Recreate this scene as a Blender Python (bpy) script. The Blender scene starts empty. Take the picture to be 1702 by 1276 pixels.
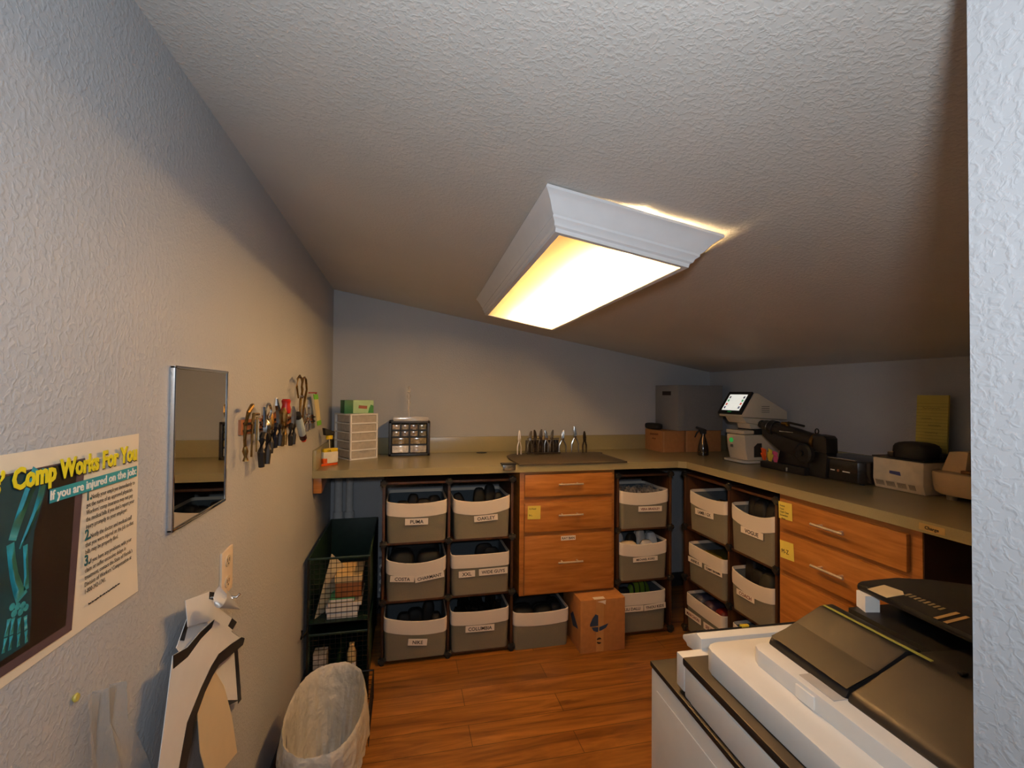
import bpy, bmesh, math, random
from mathutils import Vector, Matrix
random.seed(7)
S = bpy.context.scene
C = S.collection
PI = math.pi
R = math.radians
# room constants (metres): x to the right, y away from the doorway, z up
W, ZC, D = 2.697, 1.016, 0.635
HL, HR = 2.0555, 1.5791            # ceiling height at the left and right wall
YF = -2.80                         # room side of the doorway wall
def zceil(x): return HL + (HR - HL) * x / W

# ------------------------------------------------------------------ materials
def lin(c):
    def f(v):
        v /= 255.0
        return v / 12.92 if v <= 0.04045 else ((v + 0.055) / 1.055) ** 2.4
    return tuple(f(v) for v in c)
MATS = {}
def mat(name, rgb, rough=0.5, metal=0.0, var=0.08, scale=25.0, bump=0.0, bscale=250.0, bdist=0.002, trans=0.0,
        alpha=1.0, coat=0.0, emit=0.0, stretch=(1, 1, 1), ecol=None, detail=3.0, spec=None, ior=None):
    if name in MATS: return MATS[name]
    m = bpy.data.materials.new(name); m.use_nodes = True
    nt = m.node_tree; N = nt.nodes; L = nt.links
    b = N['Principled BSDF']
    c = lin(rgb)
    tc = N.new('ShaderNodeTexCoord'); mp = N.new('ShaderNodeMapping')
    mp.inputs['Scale'].default_value = stretch
    L.new(tc.outputs['Object'], mp.inputs['Vector'])
    nz = N.new('ShaderNodeTexNoise'); nz.inputs['Scale'].default_value = scale; nz.inputs['Detail'].default_value = detail
    L.new(mp.outputs['Vector'], nz.inputs['Vector'])
    rp = N.new('ShaderNodeValToRGB')
    rp.color_ramp.elements[0].position = 0.3; rp.color_ramp.elements[1].position = 0.7
    rp.color_ramp.elements[0].color = tuple(v * (1 - var) for v in c) + (1,)
    rp.color_ramp.elements[1].color = tuple(min(1, v * (1 + var)) for v in c) + (1,)
    L.new(nz.outputs['Fac'], rp.inputs['Fac']); L.new(rp.outputs['Color'], b.inputs['Base Color'])
    b.inputs['Roughness'].default_value = rough; b.inputs['Metallic'].default_value = metal
    if trans: b.inputs['Transmission Weight'].default_value = trans
    if ior: b.inputs['IOR'].default_value = ior
    if alpha < 1: b.inputs['Alpha'].default_value = alpha
    if coat: b.inputs['Coat Weight'].default_value = coat; b.inputs['Coat Roughness'].default_value = 0.1
    if spec is not None: b.inputs['Specular IOR Level'].default_value = spec
    if emit:
        b.inputs['Emission Color'].default_value = lin(ecol or rgb) + (1,); b.inputs['Emission Strength'].default_value = emit
    if bump:
        n2 = N.new('ShaderNodeTexNoise'); n2.inputs['Scale'].default_value = bscale; n2.inputs['Detail'].default_value = 2.0
        L.new(mp.outputs['Vector'], n2.inputs['Vector'])
        bp = N.new('ShaderNodeBump'); bp.inputs['Strength'].default_value = bump; bp.inputs['Distance'].default_value = bdist
        L.new(n2.outputs['Fac'], bp.inputs['Height']); L.new(bp.outputs['Normal'], b.inputs['Normal'])
    MATS[name] = m
    return m

def plaster(name, rgb, scale, strength, dist):
    m = mat(name, rgb, 0.5, var=0.03, scale=3)
    nt = m.node_tree; N = nt.nodes; L = nt.links; b = N['Principled BSDF']
    tc = N.new('ShaderNodeTexCoord')
    n1 = N.new('ShaderNodeTexNoise'); n1.inputs['Scale'].default_value = scale; n1.inputs['Detail'].default_value = 2.5
    n1.inputs['Roughness'].default_value = 0.45; n1.inputs['Distortion'].default_value = 0.6
    L.new(tc.outputs['Object'], n1.inputs['Vector'])
    rp = N.new('ShaderNodeValToRGB'); rp.color_ramp.elements[0].position = 0.46; rp.color_ramp.elements[1].position = 0.66
    L.new(n1.outputs['Fac'], rp.inputs['Fac'])
    bp = N.new('ShaderNodeBump'); bp.inputs['Strength'].default_value = strength; bp.inputs['Distance'].default_value = dist
    L.new(rp.outputs['Color'], bp.inputs['Height']); L.new(bp.outputs['Normal'], b.inputs['Normal'])
    b.inputs['Specular IOR Level'].default_value = 0.35
    return m

def wood(name, dark, light, rough, axis_scale, scale=1.0, coat=0.0):
    m = mat(name, light, rough, coat=coat)
    nt = m.node_tree; N = nt.nodes; L = nt.links; b = N['Principled BSDF']
    tc = N.new('ShaderNodeTexCoord'); mp = N.new('ShaderNodeMapping'); mp.inputs['Scale'].default_value = axis_scale
    L.new(tc.outputs['Object'], mp.inputs['Vector'])
    n = N.new('ShaderNodeTexNoise'); n.inputs['Scale'].default_value = scale; n.inputs['Detail'].default_value = 5
    n.inputs['Roughness'].default_value = 0.55; n.inputs['Distortion'].default_value = 0.3
    L.new(mp.outputs['Vector'], n.inputs['Vector'])
    rp = N.new('ShaderNodeValToRGB')
    rp.color_ramp.elements[0].position = 0.3; rp.color_ramp.elements[1].position = 0.7
    rp.color_ramp.elements[0].color = lin(dark) + (1,); rp.color_ramp.elements[1].color = lin(light) + (1,)
    L.new(n.outputs['Fac'], rp.inputs['Fac']); L.new(rp.outputs['Color'], b.inputs['Base Color'])
    return m

def floor_material():
    m = mat('laminate_planks', (150, 85, 35), 0.32, coat=0.15)
    nt = m.node_tree; N = nt.nodes; L = nt.links; b = N['Principled BSDF']
    tc = N.new('ShaderNodeTexCoord')
    br = N.new('ShaderNodeTexBrick'); br.inputs['Scale'].default_value = 1.0
    br.inputs['Brick Width'].default_value = 1.15; br.inputs['Row Height'].default_value = 0.125
    br.inputs['Mortar Size'].default_value = 0.0016; br.inputs['Mortar Smooth'].default_value = 0.1
    br.offset = 0.37
    br.inputs['Color1'].default_value = (0.75, 0.75, 0.75, 1); br.inputs['Color2'].default_value = (1.15, 1.15, 1.15, 1)
    br.inputs['Mortar'].default_value = (0.3, 0.3, 0.3, 1)
    L.new(tc.outputs['Object'], br.inputs['Vector'])
    mp = N.new('ShaderNodeMapping'); mp.inputs['Scale'].default_value = (1.5, 15, 1)
    L.new(tc.outputs['Object'], mp.inputs['Vector'])
    n = N.new('ShaderNodeTexNoise'); n.inputs['Scale'].default_value = 1.0; n.inputs['Detail'].default_value = 8; n.inputs['Distortion'].default_value = 1.5; n.inputs['Roughness'].default_value = 0.62
    L.new(mp.outputs['Vector'], n.inputs['Vector'])
    rp = N.new('ShaderNodeValToRGB'); rp.color_ramp.elements[0].position = 0.3; rp.color_ramp.elements[1].position = 0.72
    rp.color_ramp.elements[0].color = lin((92, 52, 20)) + (1,); rp.color_ramp.elements[1].color = lin((176, 118, 54)) + (1,)
    L.new(n.outputs['Fac'], rp.inputs['Fac'])
    mx = N.new('ShaderNodeMixRGB'); mx.blend_type = 'MULTIPLY'; mx.inputs['Fac'].default_value = 1
    L.new(rp.outputs['Color'], mx.inputs['Color1']); L.new(br.outputs['Color'], mx.inputs['Color2'])
    L.new(mx.outputs['Color'], b.inputs['Base Color'])
    return m

WALL = plaster('wall_paint', (176, 179, 184), 115, 0.26, 0.003)
CEIL = plaster('ceiling_paint', (204, 203, 200), 120, 0.24, 0.003)
FLOOR = floor_material()
CHERRY = wood('cherry_wood', (150, 92, 38), (190, 128, 64), 0.34, (5, 5, 46), 1.0, 0.2)
PANEL = wood('dark_panel', (44, 25, 15), (78, 45, 26), 0.5, (30, 30, 4))
COUNTER = mat('laminate_counter', (152, 143, 108), 0.27, var=0.05, scale=260, spec=0.5)
WHITE_TRIM = mat('white_trim', (226, 228, 232), 0.4, var=0.02)
BLACK = mat('black_plastic', (22, 22, 23), 0.42, var=0.15, scale=60)
SOFTBLACK = mat('black_matte', (16, 16, 17), 0.7, var=0.2)
GREY_FAB = mat('grey_fabric', (116, 113, 98), 0.9, var=0.10, scale=420, bump=0.3, bscale=900)
WHITE_FAB = mat('cream_fabric', (222, 213, 201), 0.9, var=0.05, scale=420, bump=0.25, bscale=900)
LINING = mat('blue_grey_lining', (88, 97, 104), 0.9, var=0.08, scale=200)
CARDWHITE = mat('white_card', (232, 222, 208), 0.6, var=0.03)
INK = mat('black_ink', (38, 34, 32), 0.7, var=0.1)
REDINK = mat('dark_red_ink', (120, 62, 50), 0.7, var=0.1)
CARTON = mat('cardboard', (176, 120, 66), 0.85, var=0.08, scale=40, bump=0.1, bscale=120)
KRAFT = mat('kraft_cardboard', (168, 118, 72), 0.85, var=0.07, scale=40)
STEEL = mat('polished_steel', (196, 196, 194), 0.2, 1.0, var=0.1, scale=80)
CHROME = mat('chrome', (226, 228, 230), 0.08, 1.0, var=0.03)
NICKEL = mat('brushed_nickel', (226, 214, 196), 0.42, 0.75, var=0.08, scale=200)
BRASS = mat('aged_brass', (134, 106, 62), 0.38, 1.0, var=0.25, scale=120)
YELLOW = mat('yellow_note', (226, 206, 92), 0.75, var=0.04)
WHITEPL = mat('white_plastic', (240, 238, 234), 0.38, var=0.03)
BEIGEPL = mat('beige_plastic', (206, 190, 164), 0.45, var=0.04)

# ------------------------------------------------------------------ mesh builder
XF = {}
class MB:
    def __init__(s): s.bm = bmesh.new()
    def _add(s, verts, faces, M=None):
        vs = [s.bm.verts.new(M @ Vector(v) if M else Vector(v)) for v in verts]
        out = []
        for f in faces:
            try: out.append(s.bm.faces.new([vs[i] for i in f]))
            except ValueError: pass
        return vs, out
    def box(s, a, b, bev=0.0, M=None, seg=2):
        x0, y0, z0 = (min(a[i], b[i]) for i in range(3)); x1, y1, z1 = (max(a[i], b[i]) for i in range(3))
        v = [(x0,y0,z0),(x1,y0,z0),(x1,y1,z0),(x0,y1,z0),(x0,y0,z1),(x1,y0,z1),(x1,y1,z1),(x0,y1,z1)]
        f = [(0,3,2,1),(4,5,6,7),(0,1,5,4),(1,2,6,5),(2,3,7,6),(3,0,4,7)]
        vs, fs = s._add(v, f, M)
        if bev:
            es = list({e for q in fs for e in q.edges})
            bmesh.ops.bevel(s.bm, geom=es, offset=bev, segments=seg, profile=0.6, affect='EDGES', clamp_overlap=True)
        return s
    def prism(s, poly, h0, h1, axis='z', M=None, bev=0.0):
        # poly in the plane across the axis: z->(x,y)  x->(y,z)  y->(x,z)
        def P(p, h): return {'z': (p[0], p[1], h), 'x': (h, p[0], p[1]), 'y': (p[0], h, p[1])}[axis]
        n = len(poly)
        v = [P(p, h0) for p in poly] + [P(p, h1) for p in poly]
        f = [tuple(range(n))[::-1], tuple(range(n, 2*n))] + [(i, (i+1) % n, n+(i+1) % n, n+i) for i in range(n)]
        vs, fs = s._add(v, f, M)
        bmesh.ops.recalc_face_normals(s.bm, faces=fs)
        if bev:
            es = list({e for q in fs for e in q.edges})
            bmesh.ops.bevel(s.bm, geom=es, offset=bev, segments=2, profile=0.6, affect='EDGES', clamp_overlap=True)
        return s
    def tube(s, pts, r, seg=8, cap=True, closed=False):
        pts = [Vector(p) for p in pts]; n = len(pts)
        rr = r if isinstance(r, (list, tuple)) else [r] * n
        rings = []; ref = None
        for i, p in enumerate(pts):
            if closed: t = pts[(i+1) % n] - pts[i-1]
            else: t = pts[min(i+1, n-1)] - pts[max(i-1, 0)]
            if t.length < 1e-9: t = Vector((0, 0, 1))
            t.normalize()
            if ref is None:
                ref = Vector((0, 0, 1)) if abs(t.z) < 0.9 else Vector((1, 0, 0))
            a = t.cross(ref)
            if a.length < 1e-6: a = t.orthogonal()
            a.normalize(); b = t.cross(a).normalized(); ref = -b if False else ref
            rings.append([s.bm.verts.new(p + rr[i] * (math.cos(2*PI*k/seg) * a + math.sin(2*PI*k/seg) * b)) for k in range(seg)])
        m = n if closed else n - 1
        for i in range(m):
            A, B = rings[i], rings[(i+1) % n]
            for k in range(seg): s.bm.faces.new((A[k], A[(k+1) % seg], B[(k+1) % seg], B[k]))
        if cap and not closed:
            s.bm.faces.new(rings[0][::-1]); s.bm.faces.new(rings[-1])
        return s
    def cyl(s, p0, p1, r0, r1=None, seg=20): return s.tube([p0, p1], [r0, r0 if r1 is None else r1], seg)
    def lathe(s, prof, c=(0, 0, 0), seg=24, M=None, sx=1.0, sy=1.0):
        rings = []
        for r, z in prof:
            ring = []
            for k in range(seg):
                a = 2*PI*k/seg; v = Vector((c[0] + sx*r*math.cos(a), c[1] + sy*r*math.sin(a), c[2] + z))
                ring.append(s.bm.verts.new(M @ v if M else v))
            rings.append(ring)
        for A, B in zip(rings, rings[1:]):
            for k in range(seg): s.bm.faces.new((A[k], A[(k+1) % seg], B[(k+1) % seg], B[k]))
        if prof[0][0] > 1e-5: s.bm.faces.new(rings[0][::-1])
        if prof[-1][0] > 1e-5: s.bm.faces.new(rings[-1])
        return s
    def blob(s, c, r, e=0.6, M=None, nu=18, nv=10):
        # rounded-box body (superellipsoid)
        def sg(v, p): return math.copysign(abs(v) ** p, v)
        rings = []
        for j in range(nv + 1):
            t = -PI/2 + PI*j/nv
            ring = []
            for i in range(nu):
                u = 2*PI*i/nu
                v = Vector((r[0]*sg(math.cos(t), e)*sg(math.cos(u), e), r[1]*sg(math.cos(t), e)*sg(math.sin(u), e), r[2]*sg(math.sin(t), e)))
                if M: v = M @ v
                ring.append(s.bm.verts.new(v + Vector(c)))
            rings.append(ring)
        for A, B in zip(rings, rings[1:]):
            for i in range(nu): s.bm.faces.new((A[i], A[(i+1) % nu], B[(i+1) % nu], B[i]))
        bmesh.ops.remove_doubles(s.bm, verts=s.bm.verts, dist=1e-6)
        return s
    def grid(s, rows, closed_u=False):
        vs = [[s.bm.verts.new(Vector(p)) for p in row] for row in rows]
        for A, B in zip(vs, vs[1:]):
            n = len(A)
            for i in range(n if closed_u else n - 1):
                s.bm.faces.new((A[i], A[(i+1) % n], B[(i+1) % n], B[i]))
        return vs
    def sheet(s, pts, normal, th):
        # thin polygon with thickness along a direction
        nrm = Vector(normal); n = len(pts)
        v = [Vector(p) for p in pts] + [Vector(p) + nrm*th for p in pts]
        f = [tuple(range(n))[::-1], tuple(range(n, 2*n))] + [(i, (i+1) % n, n+(i+1) % n, n+i) for i in range(n)]
        vs, fs = s._add(v, f); bmesh.ops.recalc_face_normals(s.bm, faces=fs)
        return s
    def text(s, body, size, o, U, V, sx=1.0, align='LEFT', bold=0.0, ext=0.0003):
        cu = bpy.data.curves.new('t', 'FONT'); cu.body = body; cu.size = size; cu.align_x = align; cu.offset = bold
        cu.resolution_u = 2; cu.fill_mode = 'BOTH'; cu.extrude = ext
        ob = bpy.data.objects.new('t', cu); C.objects.link(ob)
        dg = bpy.context.evaluated_depsgraph_get()
        me = bpy.data.meshes.new_from_object(ob.evaluated_get(dg))
        o, U, V = Vector(o), Vector(U).normalized(), Vector(V).normalized(); Nn = U.cross(V)
        s.minx = min((v.co.x for v in me.vertices), default=0.0)*sx
        vs = [s.bm.verts.new(o + U*(v.co.x*sx) + V*v.co.y + Nn*(v.co.z + ext)) for v in me.vertices]
        for p in me.polygons:
            try: s.bm.faces.new([vs[i] for i in p.vertices])
            except ValueError: pass
        bpy.data.objects.remove(ob); bpy.data.curves.remove(cu); bpy.data.meshes.remove(me)
        return s
    def build(s, name, material, parent=None, base=None, local=False):
        bm = s.bm
        bmesh.ops.remove_doubles(bm, verts=bm.verts, dist=1e-6)
        bm.normal_update()
        for f in bm.faces: f.smooth = True
        for e in bm.edges:
            if len(e.link_faces) == 2 and e.calc_face_angle(0) > 0.6: e.smooth = False
        me = bpy.data.meshes.new(name)
        loc, rz = XF.get(parent.name, ((0, 0, 0), 0)) if parent else (base or (0, 0, 0), 0)
        if not local:
            bm.transform(Matrix.Rotation(-rz, 4, 'Z') @ Matrix.Translation(-Vector(loc)))
        bm.to_mesh(me); bm.free()
        me.materials.append(material)
        o = bpy.data.objects.new(name, me); C.objects.link(o)
        if parent: o.parent = parent
        else: o.location = loc
        XF[o.name] = (loc, rz)
        return o

def thing(name, label, cat, loc=(0, 0, 0), rz=0.0, group=None):
    o = bpy.data.objects.new(name, None); C.objects.link(o)
    o.empty_display_size = 0.05; o.location = loc; o.rotation_euler = (0, 0, rz)
    XF[o.name] = (tuple(loc), rz)
    return tag(o, label, cat, group)
def tag(o, label, cat, group=None):
    o['label'] = label; o['category'] = cat
    if group: o['group'] = group
    return o
def struct(name, mb, m, label=None):
    o = mb.build(name, m); o['kind'] = 'structure'
    if label: o['label'] = label
    return o
def dup(root, loc, rz, label, group=None):
    r = root.copy(); C.objects.link(r); r.location = loc; r.rotation_euler = (0, 0, rz); r['label'] = label
    if group: r['group'] = group
    XF[r.name] = (tuple(loc), rz)
    for ch in list(root.children):
        c = ch.copy(); C.objects.link(c); c.parent = r; XF[c.name] = (tuple(loc), rz)
        for g in list(ch.children):
            d = g.copy(); C.objects.link(d); d.parent = c; XF[d.name] = (tuple(loc), rz)
    return r
def box(a, b, bev=0.0): return MB().box(a, b, bev)
def rrect(w, d, r, n=5):
    # rounded rectangle outline centred on the origin, counter-clockwise
    out = []
    for cx, cy, a0 in ((w/2-r, d/2-r, 0), (-w/2+r, d/2-r, 90), (-w/2+r, -d/2+r, 180), (w/2-r, -d/2+r, 270)):
        for k in range(n+1):
            a = R(a0 + 90*k/n); out.append((cx + r*math.cos(a), cy + r*math.sin(a)))
    return out

# ------------------------------------------------------------------ the room
YB = -4.6
struct('floor', box((-0.12, YB, -0.06), (W+0.12, 0.12, 0)), FLOOR, 'orange brown wood laminate floor')
struct('wall_left', MB().prism([(YB, 0), (0.1, 0), (0.1, HL+0.03), (YB, HL+0.03)], -0.12, 0, 'x'), WALL, 'pale grey textured left wall')
struct('wall_back', MB().prism([(0, 0), (W, 0), (W, HR+0.03), (0, HL+0.03)], 0, 0.12, 'y'), WALL, 'pale grey textured back wall under the sloping ceiling')
struct('wall_right', MB().prism([(YB, 0), (0.1, 0), (0.1, HR+0.03), (YB, HR+0.03)], W, W+0.12, 'x'), WALL, 'low grey right wall behind the machines')
struct('ceiling', MB().prism([(-0.12, zceil(-0.12)), (W+0.12, zceil(W+0.12)), (W+0.12, zceil(W+0.12)+0.1), (-0.12, zceil(-0.12)+0.1)], YB, 0.1, 'y'), CEIL, 'sloping white textured ceiling')
struct('wall_front', MB().prism([(0.965, 0), (W, 0), (W, zceil(W)+0.01), (0.965, zceil(0.965)+0.01)], -3.35, YF, 'y'), WALL, 'end of the doorway wall at the right edge')
VINYL = mat('dark_vinyl_base', (52, 52, 54), 0.5)
struct('baseboard_back', box((0.0, -0.008, 0.0), (W, 0.0, 0.10), 0.002), VINYL)
struct('baseboard_left', box((0.0, YB, 0.0), (0.008, -0.01, 0.10), 0.002), VINYL)
struct('baseboard_right', box((W-0.008, YF, 0.0), (W, -0.01, 0.10), 0.002), VINYL)

# ------------------------------------------------------------------ countertop
t = thing('countertop', 'L-shaped olive laminate countertop with low backsplash along two walls', 'countertop', (1.3, -0.3, ZC-0.038))
x1 = W - D; c = 0.035
MB().prism([(0.001, -0.001), (0.001, -D), (x1-c, -D), (x1, -D-c), (x1, YF+0.004), (W-0.001, YF+0.004), (W-0.001, -0.001)], ZC-0.038, ZC, 'z').build('worktop', COUNTER, t)
box((0.019, -0.018, ZC), (W-0.019, -0.001, ZC+0.1016), 0.002).build('backsplash', COUNTER, t)
box((W-0.018, YF+0.004, ZC), (W-0.001, -0.001, ZC+0.1016), 0.002).build('backsplash', COUNTER, t)
box((0.001, -D, ZC), (0.018, -0.001, ZC+0.1016), 0.002).build('side_splash', COUNTER, t)
for gx, gy in ((0.942, -0.066), (1.70, -0.20)):
    MB().lathe([(0.034, 0), (0.034, 0.003), (0.026, 0.004), (0.0, 0.002)], (gx, gy, ZC)).build('cable_grommet', SOFTBLACK, t)
o = MB().prism([(-0.615, 0.977), (-0.615, 0.90), (-0.58, 0.90), (-0.30, 0.955), (-0.28, 0.977)], 0.002, 0.042, 'x', bev=0.003).build('wall_bracket', CHERRY, base=(0.02, -0.45, 0.9))
tag(o, 'small orange wood bracket under the left end of the counter', 'bracket')

# ------------------------------------------------------------------ ceiling light
SL = math.atan2(HR-HL, W)
def lightbox():
    cx, cy = 1.026, -1.385
    t = thing('ceiling_light', 'white crown moulding box light glowing warm on the sloping ceiling', 'ceiling light', (cx, cy, zceil(cx)))
    M = Matrix.Translation((cx, cy, zceil(cx) - 0.002)) @ Matrix.Rotation(-SL+R(0.5), 4, 'Y') @ Matrix.Rotation(R(-1.6), 4, 'Z')
    hw, hl = 0.185, 0.632              # bottom outline half sizes
    prof = [(0.056, -0.004), (0.058, -0.012), (0.052, -0.016), (0.046, -0.022), (0.036, -0.034), (0.026, -0.050), (0.020, -0.056),
            (0.020, -0.062), (0.012, -0.070), (0.010, -0.078), (0.004, -0.082), (0.003, -0.092), (-0.012, -0.092), (-0.012, -0.083), (0.0, -0.080), (0.018, -0.050), (0.040, -0.004)]
    def side(sgn_axis):
        b = MB()
        # one mitred length of moulding: profile swept between two mitred ends
        for (ax, sg) in (sgn_axis,):
            rows = []
            for p, z in prof + [prof[0]]:
                if ax == 'y': a = (-hw-p, sg*(hl+p), z); e = (hw+p, sg*(hl+p), z)
                else: a = (sg*(hw+p), -hl-p, z); e = (sg*(hw+p), hl+p, z)
                lift = 0.0
                rows.append([M @ Vector(a), M @ Vector(e)])
            b.grid(rows)
            bmesh.ops.recalc_face_normals(b.bm, faces=b.bm.faces)
        return b
    for ax, sg in (('y', -1), ('y', 1), ('x', -1), ('x', 1)):
        side((ax, sg)).build('moulding', WHITE_TRIM, t)
    pan = MB().box((-hw-0.015, -hl-0.015, -0.006), (hw+0.015, hl+0.015, -0.002), M=M)
    pan.build('back_pan', mat('pan_enamel', (92, 72, 50), 0.6, var=0.02), t)
    dm = bpy.data.materials.new('frosted_diffuser'); dm.use_nodes = True
    nt = dm.node_tree; nt.nodes.clear()
    out = nt.nodes.new('ShaderNodeOutputMaterial'); mx = nt.nodes.new('ShaderNodeMixShader'); tr = nt.nodes.new('ShaderNodeBsdfTransparent'); tl = nt.nodes.new('ShaderNodeBsdfTranslucent')
    tr.inputs['Color'].default_value = (0.95, 0.90, 0.82, 1); tl.inputs['Color'].default_value = (0.95, 0.82, 0.62, 1); mx.inputs['Fac'].default_value = 0.68
    nt.links.new(tr.outputs[0], mx.inputs[1]); nt.links.new(tl.outputs[0], mx.inputs[2]); nt.links.new(mx.outputs[0], out.inputs['Surface'])
    MB().box((-hw+0.011, -hl+0.011, -0.0885), (hw-0.011, hl-0.011, -0.086), M=M).build('diffuser', dm, t)
    MB().prism([(-0.030, -0.006), (-0.016, -0.052), (0.016, -0.052), (0.030, -0.006)], -hl+0.02, hl-0.02, 'y', M).build('added_baffle', MATS['pan_enamel'], t)  # unseen baffle, added to keep the lit tube's light off the left half
    lit = mat('lit_tube', (255, 224, 170), 0.4, emit=TUBE, ecol=(255, 211, 148))
    dead = mat('unlit_tube', (214, 210, 200), 0.4)
    MB().tube([M @ Vector((0.078, -hl+0.04, -0.036)), M @ Vector((0.078, hl-0.04, -0.036))], 0.0127, 12).build('fluorescent_tube', lit, t)
    MB().tube([M @ Vector((-0.085, -hl+0.04, -0.030)), M @ Vector((-0.085, hl-0.04, -0.030))], 0.0127, 12).build('fluorescent_tube', dead, t)
TUBE = 470.0
lightbox()

# ------------------------------------------------------------------ left wall: poster
t = thing('poster', 'injury notice poster with blue arm x-ray and yellow heading', 'poster', (0.003, -2.43, 1.075))
PY0, PZ0 = -2.645, 1.077            # lower left corner seen from the room
def pp(u, v, n=0.004): return (n, PY0 + u, PZ0 + v)
paper = mat('poster_paper', (226, 214, 192), 0.5, var=0.02)
b = MB(); rows = []
for j in range(9):
    v = 0.262*j/8
    row = []
    for i in range(13):
        u = 0.43*i/12
        n = 0.0025 + 0.004*max(0, u-0.33)/0.1*max(0, 0.07-v)/0.07
        row.append(pp(u, v - 0.004*(u/0.43)*(1-v/0.262), n))
    rows.append(row)
b.grid(rows); bmesh.ops.solidify(b.bm, geom=b.bm.faces[:], thickness=0.0012)
b.build('sheet', paper, t)
n1, n2, n3, n4 = 0.0052, 0.0058, 0.0064, 0.0070
def flat(pts, n, m, name, parent=t):
    return MB().sheet([pp(u, v, n) for u, v in pts], (1, 0, 0), 0.0004).build(name, m, parent)
flat([(0.012, 0.018), (0.268, 0.010), (0.287, 0.240), (0.012, 0.240)], n1, mat('plum_border', (82, 66, 72), 0.4), 'picture_border')
flat([(0.012, 0.030), (0.255, 0.022), (0.270, 0.238), (0.012, 0.238)], n2, mat('xray_black', (24, 18, 18), 0.35), 'picture')
teal_d = mat('xray_teal', (16, 92, 100), 0.4); teal_l = mat('xray_bone', (44, 138, 148), 0.4, var=0.25, scale=50); teal_m = mat('xray_flesh', (9, 56, 66), 0.4, var=0.35, scale=22)
flat([(0.02, 0.2375), (0.2165, 0.2375), (0.2160, 0.2195), (0.2050, 0.1916), (0.1946, 0.1647), (0.1912, 0.1269), (0.1926, 0.0876), (0.1934, 0.0630), (0.1914, 0.0326), (0.02, 0.0326)], n3, teal_m, 'x_ray_arm')
bb = MB()
def ribbon(pts, ws):
    n = len(pts); l, r = [], []
    for i, (u, v_) in enumerate(pts):
        du = pts[min(i+1, n-1)][0]-pts[max(i-1, 0)][0]; dv_ = pts[min(i+1, n-1)][1]-pts[max(i-1, 0)][1]; L = math.hypot(du, dv_)
        l.append((u-dv_/L*ws[i]/2, v_+du/L*ws[i]/2)); r.append((u+dv_/L*ws[i]/2, v_-du/L*ws[i]/2))
    for i in range(n-1): bb.sheet([pp(q[0], q[1], n4-0.0004) for q in (l[i], l[i+1], r[i+1], r[i])], (1, 0, 0), 0.0004)
ribbon([(0.1985, 0.2375), (0.1922, 0.2280), (0.1845, 0.2144), (0.1750, 0.1954), (0.1672, 0.1785), (0.1615, 0.1631)], [0.020, 0.0175, 0.015, 0.013, 0.012, 0.011])
ribbon([(0.2105, 0.2375), (0.2090, 0.2290), (0.2035, 0.2070), (0.1955, 0.1865), (0.1870, 0.1718), (0.1792, 0.1596), (0.1725, 0.1500)], [0.011, 0.010, 0.010, 0.0095, 0.008, 0.006, 0.0015])
ribbon([(0.1590, 0.1600), (0.1615, 0.1417), (0.1655, 0.1219), (0.1720, 0.1031), (0.1780, 0.0910)], [0.011, 0.011, 0.012, 0.015, 0.018])
ribbon([(0.1810, 0.1519), (0.1822, 0.1348), (0.1838, 0.1151), (0.1840, 0.0985)], [0.007, 0.0065, 0.0065, 0.008])
for (u, v_) in ((0.1640, 0.0868), (0.1720, 0.0838), (0.1800, 0.0818), (0.1670, 0.0780), (0.1765, 0.0755), (0.1845, 0.0770)):
    bb.sheet([pp(u+0.0042*math.cos(2*PI*k/10), v_+0.0042*math.sin(2*PI*k/10), n4-0.0004) for k in range(10)], (1, 0, 0), 0.0004)
for pa, pb in (((0.1600, 0.0750), (0.1530, 0.0400)), ((0.1660, 0.0733), (0.1620, 0.0388)), ((0.1749, 0.0692), (0.1745, 0.0365)), ((0.1840, 0.0673), (0.1866, 0.0350))):
    m1 = (pa[0]+(pb[0]-pa[0])*0.52, pa[1]+(pb[1]-pa[1])*0.52)
    ribbon([pa, ((pa[0]+m1[0])/2, (pa[1]+m1[1])/2), m1], [0.0055, 0.0035, 0.005]); m2 = (m1[0]+(pb[0]-m1[0])*0.08, m1[1]+(pb[1]-m1[1])*0.08)
    ribbon([m2, ((pb[0]+m2[0])/2, (pb[1]+m2[1])/2), pb], [0.005, 0.003, 0.004])
bb.build('x_ray_bones', teal_l, t)
flat([(0.218, 0.1920), (0.416, 0.1920), (0.416, 0.2095), (0.218, 0.2095)], n4, mat('banner_teal', (38, 142, 152), 0.45), 'banner')
U, V = (0, 1, 0), (0, 0, 1)
for nm, m_, u0, v0, n0, bd, ex in (('heading_shadow', INK, 0.4146, 0.2195, 0.0074, 0.0016, 0.0003), ('heading', mat('heading_yellow', (232, 212, 36), 0.45), 0.4134, 0.2208, 0.0080, 0.0013, 0.0004)):
    hd = MB().text('Comp Works For You', 0.0345, pp(u0, v0, n0), U, V, 0.80, 'RIGHT', bd, ex)
    hd.text('Workers\u2019', 0.0345, pp(u0+hd.minx-0.0105, v0, n0), U, V, 0.72, 'RIGHT', bd, ex); hd.build(nm, m_, t)
MB().text('If you are injured on the job:', 0.0165, pp(0.413, 0.1962, 0.0076), U, V, 1.02, 'RIGHT', 0.0003).build('banner_lettering', CARDWHITE, t)
tx = MB()
v = 0.1795
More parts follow.
